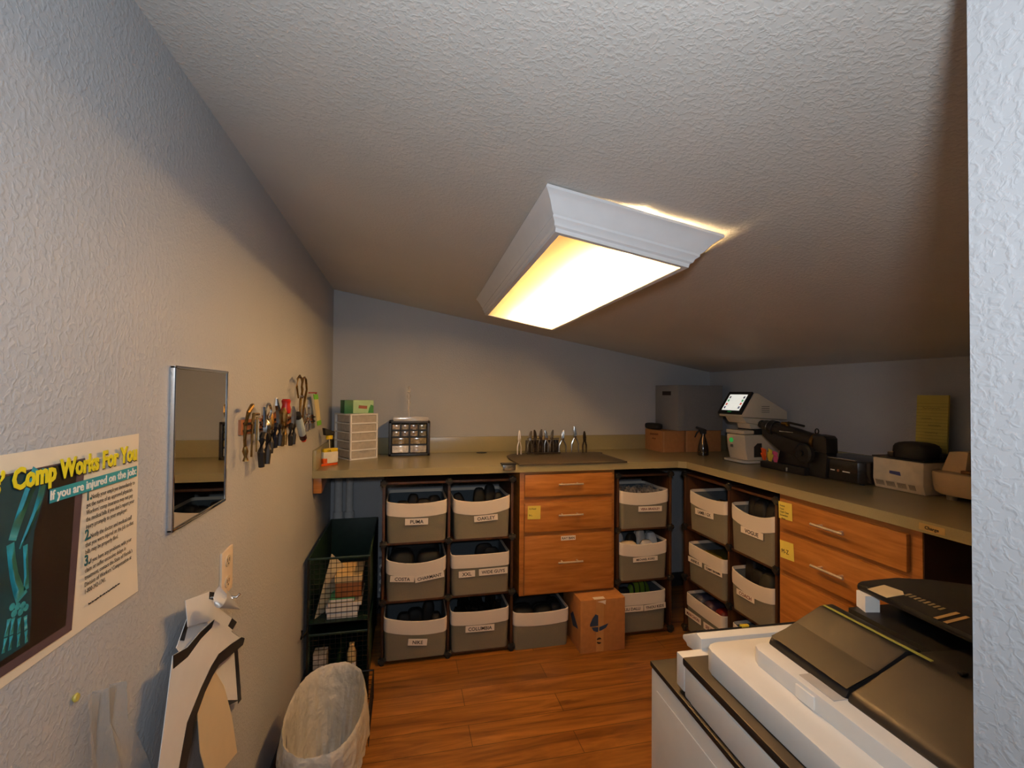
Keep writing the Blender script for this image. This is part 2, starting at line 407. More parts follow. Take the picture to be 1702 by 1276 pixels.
for num, lines in (('1.', ['     Notify your employer immediately to', 'get the name of an approved physician.', 'Workers\u2019 comp insurance may not pay', 'the medical bills if you don\u2019t report your', 'injury promptly to your employer.']),
                   ('2.', ['     Notify the doctor and medical staff', 'that you were injured on the job so that', 'bills may be properly filed.']),
                   ('3.', ['     If you have any problems with your', 'claim or suffer excessive delays in', 'treatment, contact the State of Florida\u2019s', 'Division of Workers\u2019 Compensation at', '1-800-342-1741.'])):
    MB().text(num, 0.021, pp(0.289, v, 0.0062), U, V, 0.85, 'LEFT', 0.0005).build('numeral', teal_d, t)
    for l in lines:
        tx.text(l, 0.0092, pp(0.291, v, 0.0062), U, V, 0.80, 'LEFT', 0.0, 0.0001); v -= 0.0100
    v -= 0.0058
tx.text('State law requires this notice to be posted in plain view', 0.0042, pp(0.30, v-0.003, 0.0062), U, V, 0.8)
tx.build('small_lettering', INK, t)

# ------------------------------------------------------------------ mirror, outlet
t = thing('wall_mirror', 'narrow chrome framed mirror on the left wall', 'mirror', (0.0, -1.967, 1.138))
my0, my1, mz0, mz1 = -2.107, -1.827, 1.138, 1.4615
box((0.001, my0+0.004, mz0+0.004), (0.006, my1-0.004, mz1-0.004)).build('backing', SOFTBLACK, t)
f = MB()
for a, b_ in (((0.0, my0, mz0), (0.0105, my0+0.007, mz1)), ((0.0, my1-0.007, mz0), (0.0105, my1, mz1)), ((0.0, my0, mz0), (0.0105, my1, mz0+0.007)), ((0.0, my0, mz1-0.007), (0.0105, my1, mz1))):
    f.box(a, b_, 0.002)
f.build('frame', CHROME, t)
gm = mat('mirror_glass', (205, 203, 194), 0.015, 1.0, var=0.0)
box((0.0065, my0+0.007, mz0+0.007), (0.0085, my1-0.007, mz1-0.007)).build('mirror_glass', gm, t)

t = thing('wall_outlet', 'cream double power outlet above the hanging plastic strips', 'outlet', (0.0, -1.795, 0.90))
box((0.0, -1.832, 0.895), (0.006, -1.755, 1.008), 0.002).build('cover_plate', mat('outlet_cream', (226, 208, 184), 0.4), t)
for z in (0.925, 0.978):
    s_ = MB().prism([(-1.795+0.017*math.cos(2*PI*k/16), z+0.0145*math.sin(2*PI*k/16)) for k in range(16)], 0.005, 0.0085, 'x').build('socket', BEIGEPL, t)
    sl = MB()
    for dy in (-0.006, 0.006): sl.box((0.0083, -1.795+dy-0.0012, z-0.002), (0.0089, -1.795+dy+0.0012, z+0.007))
    sl.box((0.0083, -1.797, z-0.009), (0.0089, -1.793, z-0.005)); sl.build('slots', SOFTBLACK, s_)

# ------------------------------------------------------------------ plastic strips hanging on a wall hook
o = MB().tube([(0.0, -1.962, 0.955), (0.055, -1.958, 0.950), (0.078, -1.955, 0.947), (0.084, -1.953, 0.953)], 0.003, 8).build('wall_hook', STEEL, base=(0, -1.96, 0.955))
tag(o, 'steel wall hook holding the white plastic strips below the outlet', 'hook')
PL = mat('white_plastic_strip', (240, 242, 245), 0.2, var=0.02, coat=0.3)
CR = mat('cream_plastic_strip', (226, 206, 170), 0.3, var=0.02)
BK = mat('black_strip_border', (18, 18, 20), 0.35)
def strip(label, body, borders, m=PL):
    t = thing('plastic_strip', label, 'plastic strip', body[0], 0, 'plastic strips hanging on the wall hook')
    MB().sheet(body, (1, 0, 0), 0.0012).build('sheet', m, t)
    for p in borders: MB().sheet([(q[0]+0.0013, q[1], q[2]) for q in p], (1, 0, 0), 0.0008).build('border', BK, t)
    return t
strip('short white plastic strip topmost in the bundle on the wall hook',
      [(0.0305, -2.0971, 1.0045), (0.0305, -1.9741, 0.9722), (0.0305, -1.9459, 0.9501), (0.0305, -1.9570, 0.9006), (0.0305, -2.0840, 0.9470)],
      [[(0.0305, -1.9801, 0.9733), (0.0305, -1.9459, 0.9561), (0.0305, -1.9479, 0.9410), (0.0305, -1.9822, 0.9581)]])
# curled strip: a rolled cone
t = thing('plastic_strip', 'curled white plastic strip sticking out to a point below the outlet', 'plastic strip', (0.06, -2.0, 0.94), 0, 'plastic strips hanging on the wall hook')
rows = []
for i in range(9):
    f_ = i/8; r_ = 0.019*(1-f_)+0.0015
    rows.append([(0.066 + 0.012*(1-f_) + 0.6*r_*math.sin(a), -2.055+0.16*f_ + 0.35*r_*math.cos(a), 0.990-0.095*f_ + r_*math.cos(a)) for a in [k*1.6*PI/12 + 0.9 for k in range(13)]])
b = MB(); b.grid(rows); bmesh.ops.solidify(b.bm, geom=b.bm.faces[:], thickness=0.0012); b.build('sheet', PL, t)
strip('white plastic strip with stepped black end behind the front one',
      [(0.0215, -2.1092, 0.9200), (0.0215, -2.0673, 0.9547), (0.0215, -1.9765, 0.9353), (0.0215, -1.9224, 0.9200), (0.0215, -1.7724, 0.8098), (0.0215, -1.8255, 0.8026), (0.0215, -2.0275, 0.8282)],
      [[(0.0215, -2.0969, 0.9282), (0.0215, -2.0684, 0.9547), (0.0215, -2.0531, 0.9517), (0.0215, -2.0786, 0.9180)],
       [(0.0215, -1.8081, 0.8363), (0.0215, -1.7724, 0.8098), (0.0215, -1.8030, 0.8057), (0.0215, -1.8357, 0.8302)]])
# the long front strip, curving down
front = [(-2.1629, 0.9328), (-2.1047, 0.9169), (-2.0444, 0.9169), (-1.9725, 0.9085), (-1.7864, 0.7710), (-1.8625, 0.7911), (-1.9429, 0.8101), (-1.9831, 0.8059), (-2.0296, 0.7921), (-2.0931, 0.7646), (-2.1460, 0.6589), (-2.1618, 0.5319), (-2.2517, 0.5319), (-2.2359, 0.6589), (-2.2073, 0.7646), (-2.1893, 0.8302)]
strip('long white plastic strip with wavy black edges, front of the hanging bundle',
      [(0.038, y, z) for y, z in front],
      [[(0.038, y, z) for y, z in ((-2.1629, 0.9328), (-2.1047, 0.9169), (-2.0444, 0.9169), (-1.9725, 0.9085), (-1.9873, 0.8979), (-2.0455, 0.9021), (-2.1037, 0.8979), (-2.1618, 0.9085))],
       [(0.038, y, z) for y, z in ((-1.7631, 0.7615), (-1.7885, 0.7773), (-1.8625, 0.7985), (-1.9429, 0.8175), (-1.9852, 0.8133), (-2.0360, 0.7985), (-2.0994, 0.7699), (-2.1544, 0.6589), (-2.1692, 0.5319), (-2.1311, 0.5319), (-2.1100, 0.6589), (-2.0677, 0.7488), (-2.0169, 0.7773), (-1.9767, 0.7879), (-1.9387, 0.7911), (-1.8551, 0.7699), (-1.7758, 0.7509))]])
strip('white plastic strip with black right border, hanging behind the front one',
      [(0.0140, -1.7864, 0.7618), (0.0140, -1.7485, 0.7443), (0.0140, -1.7076, 0.5662), (0.0140, -1.8038, 0.6153), (0.0140, -1.9175, 0.7607)],
      [[(0.0140, -1.7864, 0.7618), (0.0140, -1.7424, 0.7443), (0.0140, -1.6994, 0.5662), (0.0140, -1.7250, 0.5703), (0.0140, -1.7649, 0.7392)],
       [(0.0140, -1.6994, 0.5662), (0.0140, -1.7250, 0.5805), (0.0140, -1.8069, 0.6317), (0.0140, -1.8038, 0.6153)]])
strip('cream plastic strip hanging lowest in the bundle on the wall hook',
      [(0.0285, -1.9430, 0.7855), (0.0285, -1.8747, 0.7059), (0.0285, -1.8168, 0.5963), (0.0285, -1.7714, 0.4733), (0.0285, -1.9512, 0.5312), (0.0285, -2.0071, 0.6469), (0.0285, -2.0267, 0.7483)], [], CR)

CLEAR = mat('clear_plastic_film', (196, 194, 190), 0.25, var=0.05, alpha=0.38)
t = thing('clear_plastic_sheet', 'clear plastic sheet pinned low on the left wall below the poster', 'plastic sheet', (0.01, -2.31, 0.85))
rows = []
for j in range(8):
    z = 0.982 - 0.05*j
    rows.append([(0.012 + 0.010*math.sin(2.2*i + 0.5*j), -2.352 + 0.085*i/6 + (0.03*max(0, j-1)*i/6 if j > 1 else 0) , z - 0.030*i/6 - (0.01*i/6 if j else 0)) for i in range(7)])
b = MB(); b.grid(rows); bmesh.ops.solidify(b.bm, geom=b.bm.faces[:], thickness=0.0008); b.build('film', CLEAR, t)
o = MB().tube([(0.0, -2.360, 0.986), (0.003, -2.360, 0.986), (0.005, -2.360, 0.986)], [0.004, 0.006, 0.005], 12).build('push_pin', mat('pin_yellow', (206, 190, 90), 0.4), base=(0, -2.36, 0.986))
tag(o, 'pale yellow push pin beside the clear plastic sheet', 'push pin')

# ------------------------------------------------------------------ tool rail on the left wall
LEATHER = mat('tan_leather', (156, 98, 62), 0.6, var=0.15, scale=60)
def rz_(y): return 1.312 - 0.036*(y+1.715)/1.08
t = thing('tool_rail', 'tan leather tool strip with black loops fixed along the left wall', 'tool rail', (0.0, -1.17, 1.27))
MB().prism([(-1.715, rz_(-1.715)-0.021), (-0.655, rz_(-0.655)-0.021), (-0.655, rz_(-0.655)+0.021), (-1.715, rz_(-1.715)+0.021)], 0.0, 0.007, 'x').build('strap', LEATHER, t)
for off in (-0.010, 0.010):
    lp = MB(); n = 34
    pts = [(0.009 + 0.012*abs(math.sin(i*PI/2.0*1.0)), -1.70 + 1.03*i/n, rz_(-1.70+1.03*i/n)+off) for i in range(n+1)]
    lp.tube(pts, 0.003, 6); lp.build('elastic_loop', SOFTBLACK, t)
TG = 'hand tools hanging on the tan tool strip'
def tool(name, label, cat, y, z): return thing(name, label, cat, (0.022, y, z), 0, TG)
def yzt(pts, x=0.024): return [(x, y, z) for y, z in pts]
# 1 brass calliper with a hook top
t = tool('calliper', 'brass hooked calliper nearest the mirror on the tool strip', 'calliper', -1.74, 1.23)
MB().tube([(0.026, -1.700, 1.366), (0.034, -1.712, 1.374), (0.040, -1.738, 1.372), (0.036, -1.752, 1.355), (0.028, -1.750, 1.32), (0.026, -1.746, 1.28), (0.026, -1.742, 1.26)], [0.003, 0.005, 0.006, 0.006, 0.005, 0.004, 0.004], 8).build('hook_arm', BRASS, t)
MB().tube([(0.026, -1.742, 1.262), (0.026, -1.740, 1.250), (0.026, -1.738, 1.235), (0.026, -1.736, 1.224)], [0.005, 0.008, 0.004, 0.008], 8).build('jaw', BRASS, t)
t = tool('calliper', 'thin brass calliper with a bent arm, second from the mirror', 'calliper', -1.69, 1.23)
MB().tube([(0.030, -1.640, 1.345), (0.030, -1.685, 1.347), (0.028, -1.690, 1.32), (0.026, -1.688, 1.228)], [0.004, 0.005, 0.004, 0.003], 8).build('arm', BRASS, t)
MB().tube(yzt([(-1.670, 1.34), (-1.672, 1.30), (-1.672, 1.24)], 0.034), [0.003, 0.003, 0.002], 8).build('arm', BRASS, t)
# 3 wire stripper with ring
t = tool('wire_cutter', 'chrome cutter with a round finger ring and grey grip', 'cutter', -1.60, 1.28)
MB().tube([(0.040, -1.582+0.030*math.cos(a), 1.352+0.022*math.sin(a)) for a in [2*PI*k/16 for k in range(16)]], 0.004, 8, closed=True).build('finger_ring', CHROME, t)
MB().tube(yzt([(-1.622, 1.366), (-1.618, 1.34), (-1.616, 1.305)], 0.038), [0.006, 0.007, 0.006], 10).build('blade', CHROME, t)
MB().tube(yzt([(-1.640, 1.33), (-1.642, 1.30), (-1.636, 1.27)], 0.026), 0.006, 8).build('grip', mat('pale_grey_grip', (156, 170, 172), 0.5), t)
def pliers(t, y, z, wid, head, hl, hm, x=0.030, r=0.0055, hmat=STEEL, twist=0.0):
    """jaws up from the pivot at z, two handles of length hl below"""
    MB().tube([(x, y-0.004, z-0.010), (x, y-0.006, z+head*0.3), (x, y-0.004+twist, z+head*0.7), (x, y-0.002+twist, z+head)], [r*1.5, r*1.7, r*1.2, r*0.5], 8).build('jaw', hmat, t)
    MB().tube([(x, y+0.004, z-0.010), (x, y+0.006, z+head*0.3), (x, y+0.004+twist, z+head*0.7), (x, y+0.002+twist, z+head)], [r*1.5, r*1.7, r*1.2, r*0.5], 8).build('jaw', hmat, t)
    MB().tube([(x-0.006, y, z), (x+0.010, y, z)], r*1.5, 12).build('pivot', hmat, t)
    for s in (-1, 1):
        MB().tube([(x, y+s*0.004, z-0.006), (x, y+s*wid*0.55, z-hl*0.25), (x, y+s*wid*0.62, z-hl*0.6), (x, y+s*wid*0.5, z-hl)], [r*0.9, r*1.2, r*1.25, r*1.0], 8).build('handle', hm, t)
GRIPB = mat('black_grip', (20, 19, 20), 0.5, var=0.1); GRIPN = mat('navy_grip', (18, 24, 36), 0.35, var=0.1)
t = tool('pliers', 'steel pliers with the longest black handles on the tool strip', 'pliers', -1.60, 1.19); pliers(t, -1.598, 1.298, 0.055, 0.030, 0.108, GRIPB, 0.036, 0.0085)
t = tool('pliers', 'brown jawed pliers with black handles right of the longest pair', 'pliers', -1.51, 1.21); pliers(t, -1.52, 1.302, 0.030, 0.045, 0.088, GRIPB, 0.030, 0.0065, BRASS)
t = tool('pliers', 'round nosed steel pliers with curved navy grips', 'pliers', -1.44, 1.225); pliers(t, -1.455, 1.315, 0.050, 0.075, 0.085, GRIPN, 0.036, 0.0075, CHROME, -0.02)
t = tool('pliers', 'slim brass coloured pliers left of the red handled driver', 'pliers', -1.35, 1.22); pliers(t, -1.36, 1.315, 0.032, 0.040, 0.092, BRASS, 0.034, 0.006, BRASS)
t = tool('screwdriver', 'stubby red handled screwdriver standing in the tool strip', 'screwdriver', -1.317, 1.28)
MB().lathe([(0.004, 0), (0.015, 0.006), (0.017, 0.02), (0.013, 0.036), (0.016, 0.05), (0.012, 0.056)], (0.030, -1.317, 1.328), 14).build('handle', mat('red_handle', (166, 26, 22), 0.35), t)
MB().cyl((0.030, -1.317, 1.250), (0.030, -1.317, 1.330), 0.0035, seg=10).build('shaft', STEEL, t)
t = tool('pliers', 'steel pliers with short black grips left of the craft knife', 'pliers', -1.23, 1.21); pliers(t, -1.235, 1.300, 0.045, 0.055, 0.088, GRIPB, 0.034, 0.0075, STEEL, 0.012)
t = tool('craft_knife', 'pale blue grey craft knife with red tip leaning in the tool strip', 'knife', -1.08, 1.20)
d_ = Vector((0, 0.105, -0.095)); p0 = Vector((0.040, -1.162, 1.310))
MB().tube([p0, p0+d_*0.1, p0+d_*0.75], [0.010, 0.015, 0.014], 10).build('handle', mat('pale_blue_grip', (164, 180, 182), 0.4), t)
MB().tube([p0-d_*0.16, p0], [0.012, 0.013], 10).build('cap', SOFTBLACK, t)
MB().tube([p0+d_*0.75, p0+d_*0.95], [0.0145, 0.014], 10).build('end_band', mat('dark_red_band', (52, 16, 18), 0.4), t)
MB().tube([p0+d_*0.95, p0+d_*1.05], [0.011, 0.010], 10).build('red_tip', mat('red_tip', (206, 66, 44), 0.4), t)
t = tool('calliper', 'large looped brass calliper standing tallest on the tool strip', 'calliper', -1.07, 1.29)
for s, x in ((0, 0.030), (1, 0.042)):
    MB().tube([(x, -1.120+0.02*s, 1.385), (x, -1.150+0.03*s, 1.43), (x, -1.135+0.035*s, 1.462), (x, -1.098+0.03*s, 1.475-0.006*s), (x, -1.062+0.02*s, 1.462), (x, -1.040+0.02*s, 1.42), (x, -1.075+0.02*s, 1.380), (x, -1.085, 1.33), (x, -1.080, 1.285)], [0.003, 0.004, 0.0045, 0.0045, 0.0045, 0.004, 0.005, 0.004, 0.003], 8).build('bow', BRASS, t)
MB().lathe([(0.010, 0), (0.012, 0.006), (0.008, 0.012)], (0.036, -1.10, 1.386), 12).build('adjusting_nut', CHROME, t)
t = tool('pliers', 'all chrome pliers beside the green tipped tag', 'pliers', -0.93, 1.24); pliers(t, -0.935, 1.315, 0.045, 0.060, 0.075, CHROME, 0.034, 0.007, CHROME)
t = tool('pliers', 'polished steel pliers hanging behind the pale blue knife', 'pliers', -1.0, 1.23); pliers(t, -1.005, 1.305, 0.045, 0.050, 0.080, STEEL, 0.028, 0.006, STEEL)
t = thing('paper_tag', 'cream paper tag with bright green ends at the right of the tools', 'tag', (0.03, -0.74, 1.24))
GRN = mat('bright_green_paper', (104, 190, 40), 0.6)
A, B_ = Vector((0.030, -0.805, 1.395)), Vector((0.030, -0.690, 1.244)); Wd = Vector((0, 0.105, 0.0))
def band(f0, f1): return [A+(B_-A)*f0, A+(B_-A)*f0+Wd, A+(B_-A)*f1+Wd, A+(B_-A)*f1]
MB().sheet(band(0.12, 0.86), (1, 0, 0), 0.002).build('paper', mat('tag_cream', (206, 194, 150), 0.7), t)
MB().sheet(band(-0.02, 0.14), (1, 0, 0), 0.0032).build('green_end', GRN, t)
MB().sheet(band(0.84, 1.0), (1, 0, 0), 0.0032).build('green_end', GRN, t)
o = MB().tube([(0.0, -0.755, 1.405), (0.030, -0.755, 1.405), (0.036, -0.755, 1.402)], [0.003, 0.003, 0.007], 10).build('push_pin', mat('pin_red', (170, 60, 60), 0.4), base=(0, -0.755, 1.4))
tag(o, 'dark red push pin above the green tipped paper tag', 'push pin')

# ------------------------------------------------------------------ on the counter, left part
t = thing('lubricant_bottle', 'small white bottle with yellow shoulder and orange base near the counter end', 'bottle', (0.060, -0.455, ZC))
MB().prism([(0.020, -0.495), (0.094, -0.430), (0.080, -0.412), (0.006+0.015, -0.470)], ZC, ZC+0.012, 'z', bev=0.003).build('orange_base', mat('orange_plastic', (224, 88, 24), 0.4), t)
M = Matrix.Translation((0.055, -0.453, ZC+0.012)) @ Matrix.Rotation(R(40), 4, 'Z')
MB().box((-0.044, -0.014, 0), (0.044, 0.014, 0.062), 0.008, M).build('white_body', mat('bottle_white', (232, 226, 212), 0.35), t)
MB().box((-0.0445, -0.0145, 0.002), (-0.020, 0.0145, 0.030), 0.004, M).build('orange_panel', mat('orange_plastic', (224, 88, 24), 0.4), t)
MB().box((-0.040, -0.013, 0.058), (0.044, 0.013, 0.080), 0.009, M).build('yellow_shoulder', mat('yellow_plastic', (232, 196, 30), 0.4), t)
MB().text('OIL', 0.016, M @ Vector((-0.022, -0.0152, 0.062)), M.to_3x3() @ Vector((1, 0, 0)), (0, 0, 1), 0.9).build('lettering', INK, t)
MB().tube([M @ Vector((0, 0, 0.078)), M @ Vector((-0.004, 0, 0.128))], 0.0025, 8).build('straw', mat('clear_straw', (216, 206, 186), 0.3), t)
MB().lathe([(0.014, 0), (0.018, 0.002), (0.018, 0.018), (0.012, 0.022)], M @ Vector((-0.004, 0, 0.128)), 16).build('yellow_collar', mat('yellow_plastic', (232, 196, 30), 0.4), t)
MB().prism([(-0.030, 0.0), (0.018, 0.0), (0.024, 0.018), (-0.010, 0.030), (-0.036, 0.040)], -0.014, 0.014, 'y', Matrix.Translation(M @ Vector((-0.002, 0, 0.150))) @ Matrix.Rotation(R(40), 4, 'Z'), 0.003).build('spray_head', SOFTBLACK, t)

t = thing('drawer_tower', 'white plastic mini tower with five clear drawers on the counter', 'drawer tower', (0.16, -0.16, ZC), R(33))
w_, d_, h_ = 0.175, 0.205, 0.266
CLR = mat('smoky_clear_plastic', (206, 198, 186), 0.2, var=0.10, scale=40, alpha=0.8)
f = MB()
for sx in (-1, 1):
    for sy in (-1, 1): f.box((sx*w_/2, sy*d_/2, 0), (sx*(w_/2-0.010), sy*(d_/2-0.014), h_), 0.002)
for k in range(6):
    z = k*(h_-0.008)/5
    f.box((-w_/2, -d_/2, z), (w_/2, -d_/2+0.012, z+0.0085), 0.001); f.box((-w_/2, d_/2-0.012, z), (w_/2, d_/2, z+0.007))
    f.box((-w_/2, -d_/2, z), (-w_/2+0.008, d_/2, z+0.006)); f.box((w_/2-0.008, -d_/2, z), (w_/2, d_/2, z+0.006))
f.box((-w_/2, -d_/2, h_-0.006), (w_/2, d_/2, h_), 0.002); f.box((-w_/2+0.005, d_/2-0.004, 0), (w_/2-0.005, d_/2, h_))
f.build('frame', WHITEPL, t, local=True)
for k in range(5):
    z = k*(h_-0.008)/5 + 0.008
    q = MB().box((-w_/2+0.011, -d_/2+0.002, z), (w_/2-0.011, d_/2-0.016, z+0.042), 0.003).build('drawer', CLR, t, local=True)
    MB().prism([(-0.03, 0), (0.03, 0), (0.022, -0.006), (-0.022, -0.006)], z+0.036, z+0.042, 'z', Matrix.Translation((0, -d_/2+0.002, 0))).build('pull_lip', CLR, q, local=True)
t = thing('wipes_box', 'green and mint carton lying on the white drawer tower', 'carton', (0.165, -0.165, ZC+h_+0.001), R(20))
MB().box((-0.085, -0.050, 0), (0.085, 0.050, 0.078), 0.002).build('carton', mat('mint_carton', (170, 206, 160), 0.5), t, local=True)
MB().box((-0.0856, -0.0506, 0.0004), (-0.035, 0.0506, 0.0784), 0.002).build('dark_green_end', mat('deep_green_carton', (14, 96, 58), 0.45), t, local=True)
MB().prism([(0.052, 0.002), (0.084, 0.002), (0.084, 0.045), (0.068, 0.052), (0.058, 0.030)], -0.0512, -0.0502, 'y').build('green_corner', mat('mid_green_carton', (40, 128, 66), 0.45), t, local=True)
MB().prism([(-0.005, 0.030), (0.045, 0.026), (0.047, 0.044), (-0.003, 0.048)], -0.0512, -0.0502, 'y').build('brown_lettering_band', mat('brown_print', (150, 84, 66), 0.5), t, local=True)

t = thing('parts_cabinet', 'black small parts cabinet with twelve clear drawers against the backsplash', 'parts cabinet', (0.475, -0.085, ZC))
x0, x1_, z1_ = 0.350, 0.602, ZC+0.216
f = MB(); y0 = -0.150; y1 = -0.024
f.box((x0, y0, ZC), (x0+0.018, y1, z1_), 0.003); f.box((x1_-0.018, y0, ZC), (x1_, y1, z1_), 0.003); f.box((x0, y0, ZC), (x1_, y1, ZC+0.016), 0.003); f.box((x0, y0, z1_-0.016), (x1_, y1, z1_), 0.003)
f.box((x0+0.01, y1-0.006, ZC+0.01), (x1_-0.01, y1, z1_-0.01))
cw = (x1_-x0-0.036); zz = [ZC+0.016, ZC+0.070, ZC+0.118, ZC+0.159, z1_-0.016]
for z in zz[1:4]: f.box((x0+0.015, y0+0.002, z-0.003), (x1_-0.015, y1, z+0.003))
f.box((x0+0.018+cw/2-0.003, y0+0.002, ZC+0.012), (x0+0.018+cw/2+0.003, y1, z1_-0.012))
for q in (0.25, 0.75): f.box((x0+0.018+cw*q-0.003, y0+0.002, zz[2]), (x0+0.018+cw*q+0.003, y1, z1_-0.012))
f.build('cabinet_shell', mat('charcoal_plastic', (34, 32, 31), 0.4), t)
cols = [(150, 142, 130), (128, 120, 116), (140, 128, 114), (104, 100, 84), (168, 160, 150), (132, 128, 118), (120, 108, 100), (112, 110, 92)]
for r_ in range(4):
    n = 4 if r_ >= 2 else 2
    for k in range(n):
        a = x0+0.018+cw*k/n + 0.005; b2 = x0+0.018+cw*(k+1)/n - 0.005
        if n == 4: cm = mat('drawer_contents_%d' % ((r_-2)*4+k), cols[(r_-2)*4+k], 0.15, var=0.45, scale=90, coat=0.4)
        else: cm = mat('wide_drawer_contents_%d' % (r_*2+k), [(232, 228, 226), (176, 172, 170), (120, 108, 80), (136, 122, 92)][r_*2+k], 0.15, var=0.3, scale=50, coat=0.4)
        q = box((a, y0+0.003, zz[r_]+0.005), (b2, y1-0.01, zz[r_+1]-0.006), 0.002).build('drawer', cm, t)
        box(((a+b2)/2-0.010, y0-0.004, zz[r_]+0.006), ((a+b2)/2+0.010, y0+0.004, zz[r_]+0.011), 0.001).build('pull_tab', CLR, q)
t = thing('acrylic_stand', 'clear acrylic tray with a tall beaded rod on the black parts cabinet', 'stand', (0.475, -0.09, z1_))
ACR = mat('clear_acrylic', (240, 236, 230), 0.04, var=0.0, alpha=0.4, coat=1.0)
f = MB(); f.box((0.378, -0.140, z1_+0.0005), (0.592, -0.03, z1_+0.005), 0.001)
for a, b2 in (((0.378, -0.140, z1_), (0.592, -0.136, z1_+0.022)), ((0.378, -0.034, z1_), (0.592, -0.030, z1_+0.022)), ((0.378, -0.14, z1_), (0.382, -0.03, z1_+0.022)), ((0.588, -0.14, z1_), (0.592, -0.03, z1_+0.022))): f.box(a, b2, 0.001)
f.build('tray', ACR, t)
MB().lathe([(0.004, 0.004), (0.004, 0.10), (0.011, 0.112), (0.011, 0.122), (0.005, 0.134), (0.013, 0.150), (0.013, 0.156), (0.005, 0.170), (0.012, 0.182), (0.004, 0.195), (0.010, 0.212), (0.0, 0.218)], (0.470, -0.085, z1_), 14).build('beaded_rod', ACR, t)

# ------------------------------------------------------------------ work mat, plier stand and pliers, clamp
def mat_poly():
    pts = [(1.055, -0.645), (1.05, -0.40), (1.062, -0.30), (1.10, -0.23), (1.17, -0.195), (1.66, -0.205), (1.69, -0.215), (1.695, -0.645)]
    return pts
o = MB().prism(mat_poly(), ZC+0.0005, ZC+0.010, 'z', bev=0.002).build('work_mat', mat('dark_rubber_mat', (62, 55, 44), 0.7, var=0.12, scale=150), base=(1.37, -0.43, ZC))
tag(o, 'dark rubber work mat over the counter edge above the middle drawer unit', 'mat')
t = thing('clamp', 'small black and chrome clip on the counter edge left of the mat', 'clip', (1.00, -0.62, ZC))
box((0.965, -0.650, ZC-0.022), (1.035, -0.600, ZC+0.006), 0.003).build('body', STEEL, t)
box((0.960, -0.652, ZC+0.006), (1.040, -0.595, ZC+0.013), 0.002).build('top_plate', SOFTBLACK, t)
ym = -0.245; zm = ZC+0.0105
t = thing('plier_stand', 'clear and black plier rack standing on the back of the mat', 'tool rack', (1.29, ym, zm))
f = MB()
f.box((1.20, ym-0.030, zm), (1.42, ym+0.030, zm+0.012), 0.003)
f.box((1.20, ym+0.018, zm+0.012), (1.42, ym+0.026, zm+0.085), 0.002)
f.build('base_block', mat('dark_smoky_acrylic', (48, 42, 38), 0.12, var=0.2, scale=50, coat=0.5), t)
MB().tube([(1.205, ym, zm+0.010), (1.205, ym, zm+0.095), (1.415, ym, zm+0.095), (1.415, ym, zm+0.010)], 0.004, 8).build('wire_rail', STEEL, t)
PG = 'optician pliers standing on the mat'
def stand_pliers(name, label, x, y, z, h, wid, nose, tilt, bend=0.0, m=STEEL):
    t = thing(name, label, 'pliers', (x, y, z), tilt, PG)
    piv = h*0.60
    for s in (-1, 1):
        MB().tube([(s*wid, 0, 0.0005), (s*wid*1.0, 0, piv*0.55), (s*wid*0.45, 0, piv*0.85), (-s*0.003, 0, piv+0.006)], [0.0042, 0.0048, 0.0050, 0.0050], 8).build('handle', m, t, local=True)
        MB().tube([(s*0.004, 0, piv-0.006), (s*0.006, 0, piv+nose*0.3), (s*0.004+bend*0.5, 0, piv+(h-piv)*0.75), (s*0.0015+bend, 0, h)], [0.0055, 0.0065, 0.0050, 0.0028], 8).build('jaw', m, t, local=True)
    MB().tube([(0, -0.007, piv), (0, 0.007, piv)], 0.0075, 12).build('pivot', m, t, local=True)
    return t
DST = mat('dark_steel', (92, 84, 74), 0.3, 0.9, var=0.2, scale=90)
stand_pliers('optician_pliers', 'thin straight steel pliers at the left end of the plier rack', 1.148, -0.268, zm, 0.150, 0.012, 0.03, 0.2, 0, NICKEL)
for k, (x, h, wd, bd, m, nm) in enumerate((
        (1.222, 0.145, 0.014, 0.008, STEEL, 'steel pliers with bright round tip, second from the left of the rack'),
        (1.256, 0.152, 0.016, -0.006, DST, 'dark steel pliers just right of the round tipped pair in the rack'),
        (1.292, 0.156, 0.017, 0.006, DST, 'dark broad jawed pliers at the middle of the plier rack'),
        (1.330, 0.148, 0.016, -0.010, STEEL, 'steel pliers with slanting jaws right of the rack middle'),
        (1.366, 0.150, 0.015, 0.010, STEEL, 'steel pliers with two bright tips near the right of the rack'))):
    stand_pliers('optician_pliers', nm, x, ym-0.006, zm+0.013, h-0.013, wd*0.8, 0.03, 0.15*(k-2), bd, m)
stand_pliers('optician_pliers', 'round nosed steel pliers standing spread just right of the rack', 1.442, ym, zm, 0.148, 0.023, 0.03, 0.0, 0.006)
stand_pliers('optician_pliers', 'tall bright nosed pliers standing alone on the mat', 1.527, ym, zm, 0.172, 0.024, 0.05, 0.0, -0.006)
stand_pliers('optician_pliers', 'dark pointed pliers standing rightmost on the mat', 1.592, ym, zm, 0.140, 0.015, 0.05, 0.3, -0.002, DST)

